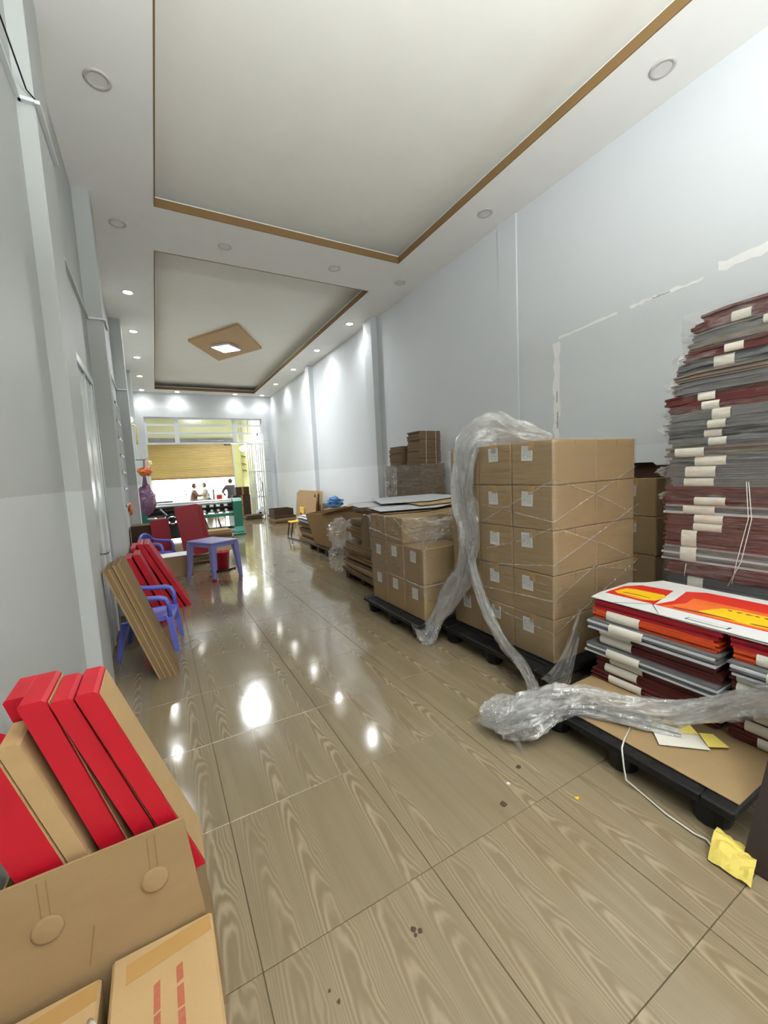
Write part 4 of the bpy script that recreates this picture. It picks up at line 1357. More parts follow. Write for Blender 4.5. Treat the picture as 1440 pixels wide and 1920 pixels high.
MB().box(-.43, -.10, 8.29, 8.34, .6985, .7012).build('packing_tape', MAT['tape'], bfx)

# hanging bags and hooks on the left wall
hb = thing('hanging_rail', 'thin steel bracket on the left wall carrying the hanging bags', 'bracket', (XL, 10.2, 1.9))
MB().tube([(XL, 10.2, 1.92), (-.10, 10.2, 1.92), (-.09, 10.2, 1.97)], .012, 8).build('arm', MAT['steel'], hb, True)
MB().cbox(XL, XL + .012, 10.14, 10.26, 1.84, 2.0, .003).build('wall_plate', MAT['steel'], hb)
pb = thing('hanging_bag', 'purple plastic sack hanging by the left wall before the machine', 'bag', (-.19, 10.2, .74))
blob('sack', (-.19, 10.2, 1.06), .30, MAT['purple'], None, None, 9, (28, 24), .22, (.58, .6, 1.05), False, pb)
MB().tube([(-.19, 10.2, 1.33), (-.18, 10.2, 1.6), (-.16, 10.2, 1.92)], [.06, .02, .012], 8).build('neck', MAT['purple'], pb, True)
obg = thing('hanging_bag', 'small orange plastic bag hanging above the purple sack', 'bag', (-.12, 10.05, 1.55))
blob('bag_body', (-.16, 10.02, 1.66), .12, MAT['orange_bag'], None, None, 12, (18, 14), .4, (1.1, .8, .8), False, obg)
MB().tube([(-.16, 10.02, 1.72), (-.12, 10.1, 1.85), (-.11, 10.2, 1.93)], .008, 6).build('handle', MAT['orange_bag'], obg, True)
tag(blob('leafy_sprig', (-.06, 10.15, 1.84), .05, MAT['lime'], None, None, 15, (10, 8), .6), 'small yellow-green sprig tied above the orange bag', 'sprig')
otg = blob('orange_pouch', (-.415, 8.52, .98), .10, MAT['orange_bag'], None, None, 3, (12, 10), .3, (.35, .7, 1.1))
tag(otg, 'orange pouch hanging below the barred window on the left wall', 'pouch')
wlamp = thing('wall_lamp', 'small bright bulb on the left wall beyond the third pillar', 'lamp', (-.36, 10.2, 2.70))
MB().lathe([(.0001, .06), (.03, .05), (.055, 0), (.04, -.045), (.0001, -.055)], 14, Matrix.Translation((-.33, 10.2, 2.76))).build('bulb', MAT['bulb'], wlamp, True)
MB().cyl((XL, 10.2, 2.84), (-.33, 10.2, 2.82), .014, 8).build('lamp_arm', MAT['white_mt'], wlamp)
tag(MB().tube([(-.36, 10.2, 2.62), (-.28, 10.2, 2.66), (-.22, 10.2, 2.58), (-.24, 10.2, 2.40), (-.25, 10.2, 2.25)], .016, 6).build('yellow_strap', MAT['yellow'], None, True), 'yellow strap hanging under the wall bulb', 'strap')

# ------------------------------------------------------------------ green machine at the back
mc = thing('finishing_machine', 'long green machine with steel rollers across the far aisle', 'machine', (.75, 11.2, 0))
def gfr(x0, x1):
    mb_ = MB()
    poly = [(x0, 10.72, 0), (x0, 11.62, 0), (x0, 11.62, .10), (x0, 11.50, .22), (x0, 11.52, .84), (x0, 11.40, .92), (x0, 10.86, .94), (x0, 10.78, .86), (x0, 10.80, .22), (x0, 10.72, .10)]
    mb_.prism(poly, (x1 - x0, 0, 0))
    return mb_
gfr(1.66, 1.87).build('end_frame', MAT['green'], mc)
MB().cbox(1.60, 1.90, 10.70, 11.64, 0, .07, .01).build('base_foot', MAT['green'], mc)
gfr(-.36, -.22).build('end_frame', MAT['green'], mc)
MB().cbox(-.22, 1.66, 10.84, 10.92, .50, .58, .006).build('cross_beam', MAT['green'], mc)
MB().cbox(-.22, 1.66, 11.40, 11.48, .46, .54, .006).build('cross_beam', MAT['green'], mc)
MB().cbox(-.22, 1.66, 11.34, 11.40, .12, .19, .006).build('cross_beam', MAT['green'], mc)
MB().cbox(-.24, 1.68, 11.0, 11.5, .885, .91, .006).build('bed_plate', MAT['alu'], mc)
for (y, z_, r_, m_) in ((10.93, .845, .045, 'steel'), (10.98, .745, .040, 'dark_mt'), (11.12, .68, .05, 'dark_mt'), (11.2, .80, .05, 'steel'), (11.3, .62, .04, 'steel')):
    MB().cyl((-.22, y, z_), (1.66, y, z_), r_, 16).build('roller', MAT[m_], mc, False)
for x in (.95, 1.12, 1.27, 1.45):
    MB().cbox(x, x + .09, 10.86, 10.93, .755, .80, .006).build('clamp', MAT['white_mt'], mc)
    MB().cyl((x + .045, 10.84, .66), (x + .045, 10.94, .66), .032, 12).build('knob', MAT['white_mt'], mc)
for x in (1.0, 1.3):
    MB().cyl((x, 10.9, .45), (x + .10, 10.95, .02), .014, 8).build('pedal_rod', MAT['dark_mt'], mc)
hw = MB()
for k in range(20):
    pass
hw.tube([(.28 + .13 * math.cos(a / 20 * 2 * PI), 10.78, .53 + .13 * math.sin(a / 20 * 2 * PI)) for a in range(21)], .022, 8)
for a in range(3):
    hw.cyl((.28 - .13 * math.cos(a * PI / 3), 10.78, .53 - .13 * math.sin(a * PI / 3)), (.28 + .13 * math.cos(a * PI / 3), 10.78, .53 + .13 * math.sin(a * PI / 3)), .012, 6)
hw.cyl((.28, 10.74, .53), (.28, 10.86, .53), .07, 14)
hw.build('hand_wheel', MAT['black'], mc, False)
MB().cbox(.10, .55, 10.90, 11.25, .07, .42, .02).build('motor_housing', MAT['dark_mt'], mc)
MB().cyl((.22, 10.80, .60), (.05, 10.85, .80), .022, 8).build('lever', MAT['steel'], mc)
sheet_stack('flat_carton_stack', .82, 1.50, 10.12, 10.62, 0, .24, 6, 'pile of flattened cartons in front of the green machine', 'cardboard', 'kraft_d', 0, .04, [MAT['kraft_x'], MAT['kraft_d'], MAT['kraft']])
# folding gate on the right of the doorway
gt = thing('folding_gate', 'white steel folding gate pushed open at the right of far doorway', 'gate', (3.3, 15.3, 0))
for k in range(8):
    x = 2.98 + k * .075
    MB().box(x, x + .028, 15.28 + (k % 2) * .05, 15.31 + (k % 2) * .05, 0.0, 2.64).build('gate_bar', MAT['white_mt'], gt)
for z_ in (.08, .70, 1.62, 2.60):
    MB().box(2.98, 3.53, 15.25, 15.28, z_, z_ + .045).build('gate_rail', MAT['white_mt'], gt)
for k in range(2):
    c_ = (3.26, 15.24, 1.16)
    MB().tube([(c_[0] + (.14 - .05 * k) * math.cos(a / 18 * 2 * PI), c_[1], c_[2] + (.40 - .1 * k) * math.sin(a / 18 * 2 * PI)) for a in range(19)], .014, 6).build('scroll', MAT['white_mt'], gt, True)
ht = thing('hand_truck', 'small hand truck with pale wheel parked against the folding gate', 'trolley', (3.28, 15.1, 0))
MB().lathe([(.05, -.03), (.13, -.03), (.15, 0), (.13, .03), (.05, .03)], 24, Matrix.Translation((3.22, 15.06, .15)) @ Matrix.Rotation(PI / 2, 4, 'X')).build('wheel', MAT['grey_mt'], ht, True)
MB().cyl((3.22, 15.02, .15), (3.22, 15.10, .15), .045, 12).build('hub', MAT['dark_mt'], ht)
for y in (15.10, 15.16):
    MB().cyl((3.40, y, .05), (3.40, y, 1.25), .014, 8).build('upright', MAT['alu'], ht)
MB().cyl((3.22, 15.06, .15), (3.40, 15.12, .15), .012, 8).build('axle', MAT['alu'], ht)
MB().box(3.25, 3.45, 15.08, 15.2, .28, .36).build('motor_box', MAT['white_mt'], ht)
# bulbs at the doorway
for (x, y, z_, r_, lab) in ((3.36, 15.2, 2.82, .075, 'bright round bulb above the folding gate'), (2.95, 15.9, 2.52, .11, 'glowing white bulb in the porch beside the shutter')):
    t = thing('bulb_lamp', lab, 'lamp', (x, y, z_))
    MB().lathe([(.0001, r_)] + [(r_ * math.sin(a / 8 * PI), r_ * math.cos(a / 8 * PI)) for a in range(1, 8)] + [(.0001, -r_)], 14, Matrix.Translation((x, y, z_))).build('bulb', MAT['bulb'], t, True)
    MB().cyl((x, y, z_ + r_ * .9), (x, y, z_ + r_ + .10), .018, 8).build('socket', MAT['black'], t)
    if y < 15.5:
        MB().tube([(x, y, z_ + r_ + .09), (x + .1, y + .1, z_ + .22), (3.70, YE - .045, z_ + .2)], .008, 6).build('lamp_arm', MAT['white_mt'], t)
    if y > 15.5:
        MB().cyl((x, y, z_ + r_ + .10), (x, y, ZU - .4), .006, 6).build('cord', MAT['black'], t)
        d = bpy.data.lights.new('porch_bulb_light', 'POINT')
        d.energy = 38
        d.shadow_soft_size = .1
        o = bpy.data.objects.new('porch_bulb_light', d)
        COL.objects.link(o)
        o.parent = t
        o.location = (-.25, .25, 0)
for i in range(3):
    z_ = (1.7, 1.95, 2.25)[i]
    tag(MB().tube([(3.22, 16.9, z_), (3.05, 16.9, z_ + .06), (3.12, 16.9, z_ - .04)], .018, 6).build('wall_bracket', MAT['dark_mt']), 'small dark bracket on the yellow porch wall, %s from the bottom' % ORD[i], 'bracket', 'porch wall brackets')
random.seed(19)
for i, (x0, x1, z0, z1) in enumerate(((2.50, 3.12, 0, .42), (2.50, 3.12, .42, .80), (2.62, 3.10, .80, 1.10))):
    t = thing('carton', 'dark carton in the porch beside the gate, %s from the floor' % ORD[i], 'carton', ((x0 + x1) / 2, 16.3, z0), 'porch cartons')
    MB().cbox(x0, x1, 16.1, 16.6, z0, z1 - .003, .006).build('carton_body', MAT['kraft_x'], t)
    MB().box((x0 + x1) / 2 - .03, (x0 + x1) / 2 + .03, 16.098, 16.11, z0 + .02, z1 - .01).build('packing_tape', MAT['tape'], t)
sheet_stack('flat_carton_stack', 2.55, 3.10, 14.2, 14.8, 0, .16, 4, 'flattened cartons on the floor inside the far doorway', 'cardboard', 'kraft_d', 0, .04, [MAT['kraft_x'], MAT['kraft_d']])

# ------------------------------------------------------------------ people and scooters in the street
GZ = -.25
def person(label, x, y, head_z, face, top, J, E_, radii, hair=True):
    t = thing('person', label, 'person', (x, y, GZ), 'people in the street')
    me = bpy.data.meshes.new('body')
    me.from_pydata([(x + p[0], y + p[1], p[2]) for p in J], E_, [])
    o_ = bpy.data.objects.new('body', me)
    COL.objects.link(o_)
    sk = o_.modifiers.new('skin', 'SKIN')
    sub = o_.modifiers.new('sub', 'SUBSURF')
    sub.levels = sub.render_levels = 1
    for i, r_ in enumerate(radii):
        me.skin_vertices[0].data[i].radius = (r_, r_)
    me.skin_vertices[0].data[0].use_root = True
    me.materials.append(top)
    o_.parent = t
    o_.matrix_parent_inverse = Matrix.Translation(-t.location)
    hp = Vector((x + J[2][0], y + J[2][1], J[2][2] + .16))
    def hf(u, v):
        th, ph = u * 2 * PI, (v - .5) * PI
        d_ = Vector((math.cos(ph) * math.cos(th), math.cos(ph) * math.sin(th), math.sin(ph)))
        s_ = 1 + .12 * max(0, d_.dot(Vector((math.cos(face), math.sin(face), 0)))) ** 6
        return hp + Vector((d_.x * .085 * s_, d_.y * .085 * s_, d_.z * .115))
    hd_ = MB().grid(hf, 16, 12).build('head', MAT['skin'], t, True, fix=False)
    def hrf(u, v):
        th, ph = u * 2 * PI, (v * .62 - .12) * PI
        d_ = Vector((math.cos(ph) * math.cos(th), math.cos(ph) * math.sin(th), math.sin(ph)))
        b = -.018 if d_.dot(Vector((math.cos(face), math.sin(face), 0))) > .35 and d_.z < .55 else .010
        return hp + Vector((d_.x * (.088 + b), d_.y * (.088 + b), d_.z * (.118 + b)))
    MB().grid(hrf, 16, 10).build('hair', MAT['hair'], hd_, True, fix=False)
    return t
# 0 pelvis,1 chest,2 neck,3/4 shoulders,5/6 elbows,7/8 hands,9/10 hips,11/12 knees,13/14 feet
EDG = [(0, 1), (1, 2), (1, 3), (1, 4), (3, 5), (4, 6), (5, 7), (6, 8), (0, 9), (0, 10), (9, 11), (10, 12), (11, 13), (12, 14)]
RAD = [.15, .17, .06, .085, .085, .055, .055, .04, .04, .11, .11, .075, .075, .05, .05]
seat = lambda s: [(0, 0, .58), (.03 * s, 0, .88), (.05 * s, 0, 1.03), (.04 * s, -.17, .95), (.04 * s, .17, .95), (.16 * s, -.22, .76), (.16 * s, .22, .76), (.36 * s, -.14, .78), (.36 * s, .14, .78),
                  (.04 * s, -.10, .55), (.04 * s, .10, .55), (.36 * s, -.14, .50), (.36 * s, .14, .50), (.32 * s, -.14, .08), (.32 * s, .14, .08)]
person('person in dark top sitting on a scooter, left of the street pair', 1.40, 19.3, 0, 0, MAT['cloth_b'], seat(1), EDG, RAD)
person('person in olive top sitting on a scooter, right of the street pair', 1.98, 20.15, 0, PI, MAT['cloth_g'], seat(-1), EDG, RAD)
std = [(0, 0, .65), (0, 0, 1.0), (0, 0, 1.16), (-.19, 0, 1.09), (.19, 0, 1.09), (-.36, .02, .88), (.32, -.05, .86), (-.24, -.05, .70), (.52, -.2, .74),
       (-.10, 0, .58), (.10, 0, .58), (-.11, -.02, .20), (.12, 0, .20), (-.12, 0, -.20), (.13, .02, -.20)]
person('person in dark shirt standing back turned beside the yellow porch wall', 2.90, 19.1, 0, PI / 2, MAT['cloth_d'], std, EDG, RAD)

def scooter(x, y, d_, m, label):
    t = thing('scooter', label, 'scooter', (x, y, GZ), 'scooters in the street')
    Mx = Matrix.Translation((x, y, GZ)) @ Matrix.Rotation(0 if d_ > 0 else PI, 4, 'Z')
    for xx in (-.6, .6):
        MB().lathe([(.17, -.04), (.25, -.045), (.28, 0), (.25, .045), (.17, .04), (.17, -.04)], 20, Mx @ Matrix.Translation((xx, 0, .28)) @ Matrix.Rotation(PI / 2, 4, 'X')).build('wheel', MAT['black'], t, True)
    poly = [(-.85, -.11, .55), (-.7, -.11, .72), (-.05, -.11, .70), (.08, -.11, .42), (.35, -.11, .45), (.52, -.11, .90), (.60, -.11, .88), (.62, -.11, .5), (.45, -.11, .28), (-.2, -.11, .24), (-.55, -.11, .42)]
    MB().prism(poly, (0, .22, 0), Mx).build('body_shell', m, t)
    MB().cbox(-.75, -.05, -.13, .13, .72, .80, .02, Mx).build('saddle', MAT['black'], t)
    MB().tube([(.50, -.32, 1.08), (.54, -.15, 1.02), (.54, .15, 1.02), (.50, .32, 1.08)], .02, 8, Mx).build('handlebar', MAT['dark_mt'], t, True)
    MB().cyl((.60, 0, .28), (.54, 0, 1.02), .03, 8, Mx).build('fork', MAT['steel'], t)
    for s_ in (-1, 1):
        MB().tube([(.52, .22 * s_, 1.05), (.50, .27 * s_, 1.22)], .008, 6, Mx).build('mirror_stem', MAT['black'], t)
        MB().cbox(.47, .49, .22 * s_, .34 * s_ if s_ > 0 else .22 * s_ + .12, 1.20, 1.27, .004, Mx).build('mirror', MAT['black'], t)
    return t
scooter(1.47, 19.3, 1, MAT['cloth_d'], 'dark scooter under the left seated person in the street')
scooter(1.90, 20.15, -1, MAT['cloth_g'], 'grey scooter under the right seated person in the street')
scooter(.70, 21.2, 1, MAT['white_mt'], 'pale scooter parked left in the street entrance')
cb_ = thing('cool_box', 'red and grey box on a stand out in the street', 'box', (2.40, 18.95, GZ))
MB().cbox(2.24, 2.56, 18.85, 19.1, .50, .82, .01).build('box_body', MAT['grey_mt'], cb_)
MB().box(2.27, 2.47, 18.845, 18.85, .54, .76).build('red_panel', MAT['red'], cb_)
for (x, y) in ((2.26, 18.87), (2.54, 18.87), (2.26, 19.08), (2.54, 19.08)):
    MB().cyl((x, y, GZ), (x, y, .50), .015, 6).build('leg', MAT['dark_mt'], cb_)
tag(MB().cyl((2.16, 18.95, GZ), (2.16, 18.95, 1.02), .03, 8).build('bollard', MAT['dark_mt']), 'thin dark post left of the red street box', 'post')

# ------------------------------------------------------------------ stretch film
def fnoise(p, s, seed=0):
    return mnoise.noise(Vector(p) * s + Vector((seed * 7.3, seed * 2.9, seed * 4.1)))

def film_shell(loop, z0, z1, nz, amp, seed, zf=6.0, out=.010):
    """film wrapped round a plan loop; loop is a closed list of xy"""
    pts = []
    n = len(loop)
    for i in range(n):
        a, b = Vector(loop[i]), Vector(loop[(i + 1) % n])
        L = (b - a).length
        m_ = max(2, int(L / .035))
        for k in range(m_):
            pts.append((a.lerp(b, k / m_), (b - a).normalized()))
    N_ = len(pts)
    cx = sum(p[0].x for p in pts) / N_; cy = sum(p[0].y for p in pts) / N_
    mb_ = MB()
    vs_, fs_ = [], []
    for j in range(nz + 1):
        z_ = z0 + (z1 - z0) * j / nz
        for (p, d_) in pts:
            nrm = Vector((d_.y, -d_.x))
            if nrm.dot(p - Vector((cx, cy))) < 0:
                nrm = -nrm
            q = Vector((p.x * 2.5, p.y * 2.5, z_ * zf))
            o_ = out + amp * max(-.3, fnoise(q, 1.0, seed) + .6 * fnoise(q, 2.7, seed + 1))
            vs_.append((p.x + nrm.x * o_, p.y + nrm.y * o_, z_ + .006 * fnoise(q, .7, seed + 2)))
    for j in range(nz):
        for i in range(N_):
            i2 = (i + 1) % N_
            fs_.append((j * N_ + i, j * N_ + i2, (j + 1) * N_ + i2, (j + 1) * N_ + i))
    mb_.add(vs_, fs_)
    return mb_

def film_rope(mb_, path, rad, seed, n_u=60, n_v=36, amp=.55, twist=1.5, flat=None, inner=True):
    """gathered film: a heavily folded tube following a path; rad: list of (a, b) half sizes (across, normal)"""
    path = [Vector(p) for p in path]
    m_ = len(path) - 1
    def cr_(t):
        t = max(0, min(.9999, t)) * m_
        i = int(t); f = t - i
        p0, p1, p2, p3 = path[max(0, i - 1)], path[i], path[i + 1], path[min(m_, i + 2)]
        return .5 * ((2 * p1) + (p2 - p0) * f + (2 * p0 - 5 * p1 + 4 * p2 - p3) * f * f + (3 * p1 - p0 - 3 * p2 + p3) * f ** 3)
    def rd(t):
        t = max(0, min(.9999, t)) * m_
        i = int(t); f = t - i
        return rad[i][0] * (1 - f) + rad[i + 1][0] * f, rad[i][1] * (1 - f) + rad[i + 1][1] * f
    ax = Vector(flat) if flat else Vector((1, 0, 0))
    def fn(u, v):
        p = cr_(u)
        t = (cr_(u + .01) - cr_(u - .01)).normalized()
        nrm = (ax - t * ax.dot(t)).normalized()
        acr = t.cross(nrm)
        a, b = rd(u)
        th = v * 2 * PI
        c_, s_ = math.cos(th), math.sin(th)
        q = Vector((c_ * 1.3, s_ * 1.3, u * m_ * .9))
        w_ = 1 + .8 * amp * fnoise(q, 1.3, seed) + amp * .9 * fnoise((c_ * 4.0, s_ * 4.0, u * m_ * .45), 1.0, seed + 3) + amp * .35 * fnoise((c_ * 9, s_ * 9, u * m_ * 1.4), 1.0, seed + 5) + amp * .24 * fnoise((c_ * 14, s_ * 14, u * m_ * 7), 1.0, seed + 7)
        return p + acr * (c_ * a * w_) + nrm * (s_ * b * w_)
    mb_.grid(fn, n_u, n_v)
    if inner:
        film_rope(mb_, path, [(a * .72, b * .72) for a, b in rad], seed + 50, n_u, n_v, amp * 1.1, twist, flat, False)
    return mb_

def film_bunch(mb_, path, rad, seed, n_u, n_v, amp, flat=None, strands=9):
    """several flattened strands of film wandering about one path inside one loose skin"""
    ax = Vector(flat).normalized() if flat else Vector((1, 0, 0))
    film_rope(mb_, path, [(a * .8, b * .8) for a, b in rad], seed, n_u, 40, amp, flat=flat, inner=False)
    rnd = random.Random(seed)
    for k in range(strands):
        pp, rr = [], []
        ph = rnd.uniform(0, 6.28)
        for i, p in enumerate(path):
            p = Vector(p)
            t = (Vector(path[min(i + 1, len(path) - 1)]) - Vector(path[max(i - 1, 0)])).normalized()
            nrm = (ax - t * ax.dot(t)).normalized()
            acr = t.cross(nrm)
            a, b = rad[i]
            ang = ph + rnd.uniform(-.7, .7) + i * .25
            q = p + acr * (a * .72 * math.cos(ang)) + nrm * (b * .75 * math.sin(ang))
            q.z = max(q.z, .012)
            pp.append(q)
            rr.append((a * rnd.uniform(.22, .5), b * rnd.uniform(.15, .4)))
        film_rope(mb_, pp, rr, seed + 11 * k + 3, n_u, 16, amp * 1.1, flat=(ax + Vector((rnd.uniform(-.8, .8), rnd.uniform(-.8, .8), rnd.uniform(-.8, .8)))), inner=False)
    return mb_

# film wrapped round the tall carton pile
f1 = thing('stretch_film', 'clear stretch film wrapped tight round the tall carton pile', 'film', (2.55, 2.2, .14))
film_shell([(2.12, 1.69), (2.99, 1.69), (2.99, 2.68), (2.12, 2.68)], .145, 1.56, 44, .006, 1, 5, .009).build('film_skin', MAT['film_t'], f1, True, fix=False)
for a in ([(2.098, 2.29, 1.02), (2.098, 1.667, 1.32), (2.50, 1.667, 1.21), (2.99, 1.667, 1.02)],
          [(2.098, 2.27, 1.14), (2.098, 1.667, 1.06), (2.95, 1.667, 1.37)],
          [(2.098, 2.25, .82), (2.098, 1.87, .935), (2.098, 1.667, 1.03), (2.6, 1.667, .86), (2.99, 1.667, .70)],
          [(2.098, 2.28, .70), (2.098, 1.667, .79), (2.99, 1.667, 1.10)],
          [(2.098, 2.16, .38), (2.098, 1.667, .35), (2.99, 1.667, .70)],
          [(2.098, 2.3, .52), (2.098, 1.667, .56), (2.50, 1.667, .73), (2.99, 1.667, .62)]):
    MB().tube(a, .0038, 6).build('film_crease', MAT['crease'], f1, True)
# bunched film thrown over it, falling to the floor
f2 = thing('stretch_film', 'bunched loose film draped over the tall pile down to floor', 'film', (2.0, 2.4, 0))
mb2 = MB()
film_bunch(mb2, [(2.50, 2.00, 1.60), (2.36, 2.12, 1.63), (2.22, 2.28, 1.68), (2.09, 2.40, 1.62), (2.045, 2.43, 1.40), (2.045, 2.42, 1.15), (2.05, 2.37, .92), (2.045, 2.40, .75), (2.035, 2.45, .58)],
          [(.03, .02), (.10, .05), (.14, .07), (.135, .06), (.13, .03), (.125, .028), (.105, .026), (.08, .03), (.06, .03)], 2, 130, 64, .5, flat=(1, 0, .2))
mb2.build('draped_bunch', MAT['film_h'], f2, False, fix=False)
mb2 = MB()
film_bunch(mb2, [(2.04, 2.42, .80), (2.03, 2.47, .58), (1.98, 2.60, .36), (1.91, 2.68, .18), (1.84, 2.70, .06), (1.78, 2.72, .03)],
          [(.06, .02), (.095, .022), (.105, .025), (.06, .03), (.10, .035), (.12, .02)], 5, 100, 60, .5, flat=(1, 0, .3))
mb2.build('falling_strand', MAT['film_h'], f2, False, fix=False)
mb2 = MB()
film_bunch(mb2, [(2.04, 2.40, .82), (2.04, 2.32, .58), (2.03, 2.20, .36), (1.985, 2.00, .21), (1.93, 1.80, .165), (1.83, 1.62, .14), (1.72, 1.50, .12)],
          [(.045, .02), (.05, .022), (.05, .025), (.055, .028), (.05, .028), (.05, .03), (.05, .03)], 8, 110, 56, .5, flat=(1, 0, .6))
mb2.build('falling_strand', MAT['film_h'], f2, False, fix=False)
# heap across the near pallet
f3 = thing('stretch_film', 'long crumpled film heap lying across the foreground pallet', 'film', (1.75, 1.3, 0))
mb3 = MB()
hp_ = [(1.44, 1.62, .06), (1.50, 1.54, .09), (1.60, 1.45, .13), (1.72, 1.37, .19), (1.82, 1.26, .21), (1.90, 1.13, .21), (1.99, .99, .22), (2.06, .86, .27), (2.09, .74, .35), (2.11, .62, .42), (2.12, .5, .45)]
film_bunch(mb3, hp_, [(.05, .03), (.12, .06), (.13, .08), (.095, .065), (.075, .05), (.07, .048), (.07, .048), (.07, .05), (.075, .05), (.085, .05), (.08, .05)], 11, 220, 72, .6, flat=(0, 0, 1))
mb3.build('crumpled_film', MAT['film_h'], f3, False, fix=False)
mb3 = MB()
film_bunch(mb3, [(1.46, 1.50, .05), (1.56, 1.42, .09), (1.68, 1.34, .14), (1.76, 1.27, .165), (1.83, 1.16, .17), (1.90, 1.04, .17), (1.98, .90, .17)], [(.07, .04), (.10, .06), (.05, .035), (.03, .02), (.025, .018), (.03, .02), (.02, .015)], 14, 130, 56, .6, flat=(0, 0, 1))
mb3.build('crumpled_film', MAT['film_h'], f3, False, fix=False)
def sf(u, v):
    a = Vector((2.30, 1.635, .52)).lerp(Vector((2.16, 1.54, .34)), u)
    b = Vector((1.80, 1.52, .22)).lerp(Vector((1.74, 1.38, .20)), u)
    p = a.lerp(b, v)
    p.z += -.10 * math.sin(PI * v) + .03 * fnoise((u * 9, v * 2.2, 1), 1, 3)
    p.x += .02 * fnoise((u * 11, v * 3, 4), 1, 3)
    return p
MB().grid(sf, 36, 40).build('film_flap', MAT['film_h'], f3, False, fix=False)
MB().tube([(1.50, 1.47, .05), (1.47, 1.38, .015), (1.45, 1.33, .005)], [.03, .012, .002], 6).build('film_tail', MAT['film_h'], f3)
# film on the short pile
f4 = thing('stretch_film', 'clear film wrapped round the short carton pile', 'film', (2.3, 3.2, .14))
film_shell([(1.88, 2.78), (2.76, 2.78), (2.76, 3.71), (1.88, 3.71)], .30, .765, 18, .008, 21, 6, .009).build('film_skin', MAT['film'], f4, True, fix=False)
film_shell([(1.88, 3.09), (2.32, 2.78), (2.76, 2.78), (2.76, 3.71), (1.88, 3.71)], .765, 1.0, 12, .014, 24, 6, .012).build('film_skin', MAT['film'], f4, True, fix=False)
def tri(u, v):
    a = Vector((1.87, 3.09, 1.0)).lerp(Vector((2.32, 2.77, 1.0)), u)
    p = a.lerp(Vector((1.865, 2.765, .755)), v)
    return p + Vector((-.012, -.014, .01)) * (1 + 1.6 * fnoise((u * 7, v * 5, 2), 1, 6))
MB().grid(tri, 24, 20).build('film_flap', MAT['film'], f4, False, fix=False)
for a in ([(1.866, 3.2, .99), (1.862, 2.762, .755), (2.34, 2.765, .99)], [(1.864, 3.70, .86), (1.864, 3.1, .80)], [(1.866, 3.1, .46), (1.866, 2.766, .44), (2.30, 2.766, .455)]):
    MB().tube(a, .006, 6).build('film_crease', MAT['crease'], f4, True)
# film round the tall bundle stack
f5 = thing('stretch_film', 'glossy clear film wrapped round the tall bundle stack', 'film', (3.25, 1.05, .15))
film_shell([(2.925, .60), (3.60, .60), (3.60, 1.45), (3.56, 1.475), (2.97, 1.475), (2.925, 1.45)], .60, TALL_TOP - .55, 60, .014, 31, 14, .004).build('film_skin', MAT['film'], f5, False, fix=False)
film_shell([(2.955, .60), (3.60, .60), (3.60, 1.38), (3.54, 1.41), (3.0, 1.41), (2.955, 1.38)], TALL_TOP - .52, TALL_TOP + .01, 26, .030, 35, 12, .004).build('film_skin', MAT['film'], f5, False, fix=False)
for a in ([(2.915, 1.02, 1.26), (2.913, 1.00, 1.05), (2.913, 1.04, .80), (2.913, 1.10, .64)], [(2.915, 1.03, 1.26), (2.913, 1.015, 1.05), (2.913, 1.06, .80), (2.913, 1.08, .66)],
          [(2.913, 1.32, .74), (2.912, 1.33, .655)]):
    MB().tube(a, .0022, 5).build('tie_string', MAT['string'], f5, True)
random.seed(77)
for (yy, zz_, r_) in ((1.455, 1.70, .045), (1.47, 1.60, .05), (1.42, 1.86, .045), (1.38, 2.02, .05), (1.33, 2.14, .05), (1.48, 1.33, .04), (1.475, 1.16, .035)):
    blob('film_tuft', (2.985 + random.uniform(-.02, .04), yy + .015, zz_), r_, MAT['film_h'], None, None, int(zz_ * 100), (18, 14), .7, (.8, 1.1, .7), False, f5)
# film lumps by the flattened carton heap and on the wrapped brown bundle
f6 = thing('stretch_film', 'crumpled film bunch at the far end of the flattened carton heap', 'film', (2.2, 5.35, 0))
blob('film_lump', (2.26, 5.38, .60), .20, MAT['film_h'], None, None, 41, (48, 36), .42, (.8, 1.3, .85), False, f6)
blob('film_lump', (2.22, 5.42, .22), .17, MAT['film_h'], None, None, 43, (48, 36), .42, (.8, 1.1, 1.15), False, f6)
f7 = thing('stretch_film', 'shiny film round the wide brown bundle by the right wall', 'film', (3.6, 5.5, .92))
film_shell([(3.395, 4.99), (3.84, 4.99), (3.84, 6.03), (3.395, 6.03)], .93, 1.50, 20, .012, 51, 8, .012).build('film_skin', MAT['film'], f7, False, fix=False)
mb7 = MB().grid(lambda u, v: (3.372 + .012 * fnoise((u * 8, v * 9, 0), 1, 4), 5.62 + .42 * u, .94 + .55 * v), 20, 22)
mb7.build('film_fold', MAT['film_h'], f7, False, fix=False)

# ------------------------------------------------------------------ small things on the floor and pallet
st = MB().tube([(1.857, 1.06, .155), (1.76, 1.03, .152), (1.70, 1.005, .147), (1.688, .995, .13), (1.682, .985, .08), (1.675, .97, .03), (1.69, .93, .006), (1.658, .80, .006), (1.652, .70, .006), (1.655, .66, .012), (1.63, .62, .006)], .0035, 6)
tag(st.build('string', MAT['string'], None, True), 'white plastic string trailing from the foreground pallet to the floor', 'string')
bk2 = thing('paper_leaflet', 'folded white paper with yellow inside on the foreground pallet', 'paper', (1.96, .9, .148))
def pq(a, b, c, d_, m_, nm):
    quad(MB(), a, b, c, d_, .0015).build(nm, m_, bk2)
pq((1.845, .925, .155), (1.985, .79, .155), (2.05, .86, .158), (1.93, 1.0, .158), MAT['band'], 'lower_leaf')
pq((1.93, 1.0, .1605), (2.05, .86, .1605), (2.04, .90, .20), (1.94, 1.01, .205), MAT['yellow'], 'upper_leaf')
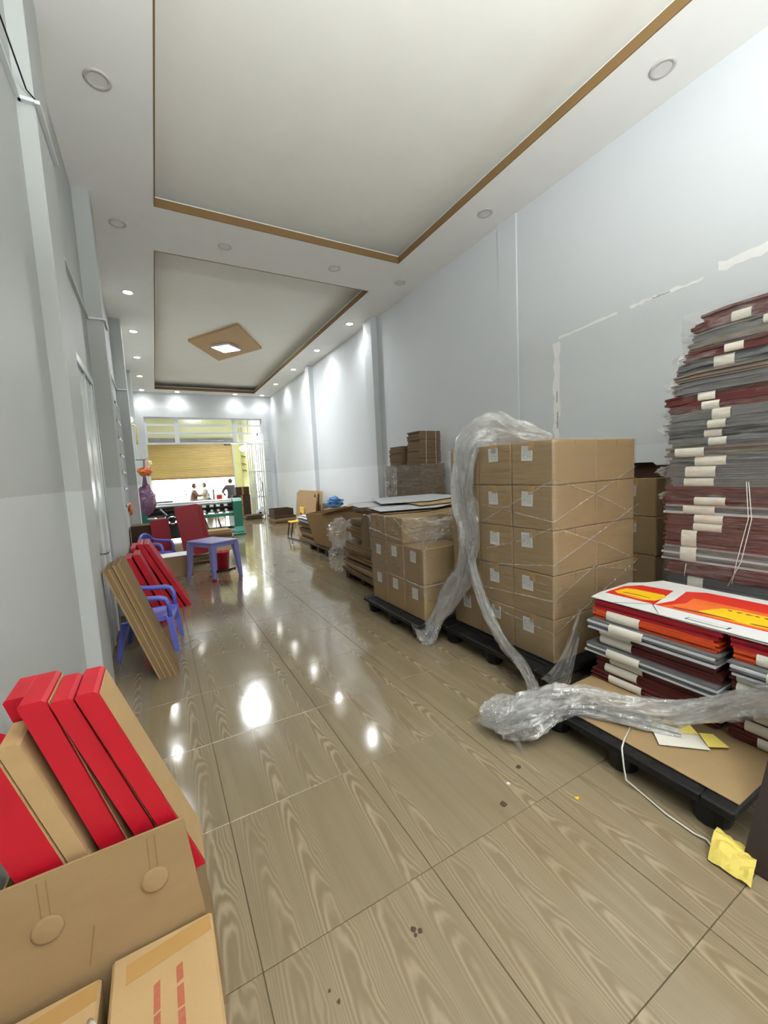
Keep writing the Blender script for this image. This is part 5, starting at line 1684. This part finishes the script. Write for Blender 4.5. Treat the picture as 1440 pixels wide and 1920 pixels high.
pq((1.99, .80, .162), (2.055, .75, .162), (2.08, .82, .175), (2.045, .86, .172), MAT['yellow'], 'torn_corner')
yp = MB()
def yf(u, v):
    x = 1.575 + .16 * u
    y = .625 - .12 * v + .03 * u
    return (x, y, .006 + .055 * math.sin(PI * u) * (1 - .5 * v) + .02 * abs(fnoise((u * 5, v * 4, 1), 1, 2)))
yp.grid(yf, 14, 10)
tag(yp.build('yellow_paper', MAT['yellow'], None, False, fix=False), 'crumpled yellow paper scrap on the floor at the right edge', 'paper')
lb_ = thing('leaning_board', 'dark brown board leaning against the pallet at the right edge', 'board', (1.66, .3, 0))
for i in range(2):
    o_ = .022 * i
    quad(MB(), (1.665 + o_, .56 - .01 * i, 0), (1.665 + o_, .05, 0), (2.06 + o_, .05, .65), (2.06 + o_, .56 - .01 * i, .65), .010).build('board_sheet', MAT['board_dark'], lb_)
def scrap(name, x, y, r, m, label, cat, par=None, seed=0, h=.004):
    random.seed(seed)
    k = 7
    poly = [(x + r * random.uniform(.5, 1.2) * math.cos(a * 2 * PI / k), y + r * random.uniform(.5, 1.2) * math.sin(a * 2 * PI / k), .0003) for a in range(k)]
    o_ = MB().prism(poly, (0, 0, h)).build(name, m, par)
    if label:
        tag(o_, label, cat)
    return o_
scrap('paper_scrap', 1.259, 1.252, .010, MAT['whiteb'], 'tiny white paper dot on the floor before the film heap', 'scrap', None, 1)
scrap('paper_scrap', 1.441, 1.04, .009, MAT['yellow_ink'], 'tiny yellow paper dot on the floor near the pallet', 'scrap', None, 2)
scrap('dry_leaf', 1.157, 1.184, .018, MAT['dirt'], 'small dry brown leaf piece on the floor', 'leaf', None, 3)
scrap('dry_leaf', 1.379, 1.301, .014, MAT['dirt'], 'small curled brown scrap on the floor beside the film heap', 'scrap', None, 4)
for i, (x, y, r) in enumerate(((.575, .985, .010), (.590, .970, .010), (.572, .968, .007), (.293, .978, .006), (.307, .943, .007))):
    scrap('dirt_spot', x, y, r, MAT['dirt'], None, None, floor, 10 + i, .0004)
for i, (p, q_) in enumerate((((.14, 3.75, .004), (.26, 3.82, .03)), ((.10, 3.92, .004), (.24, 3.85, .004)))):
    tag(MB().tube([p, ((p[0] + q_[0]) / 2 + .02, (p[1] + q_[1]) / 2 + .03, .02), q_], .003, 5).build('plastic_strap', MAT['grey_mt'], None, True), 'thin loose strap on the floor beside the blue chair, %s' % ('curved one', 'straighter one')[i], 'strap', 'loose straps on the floor')
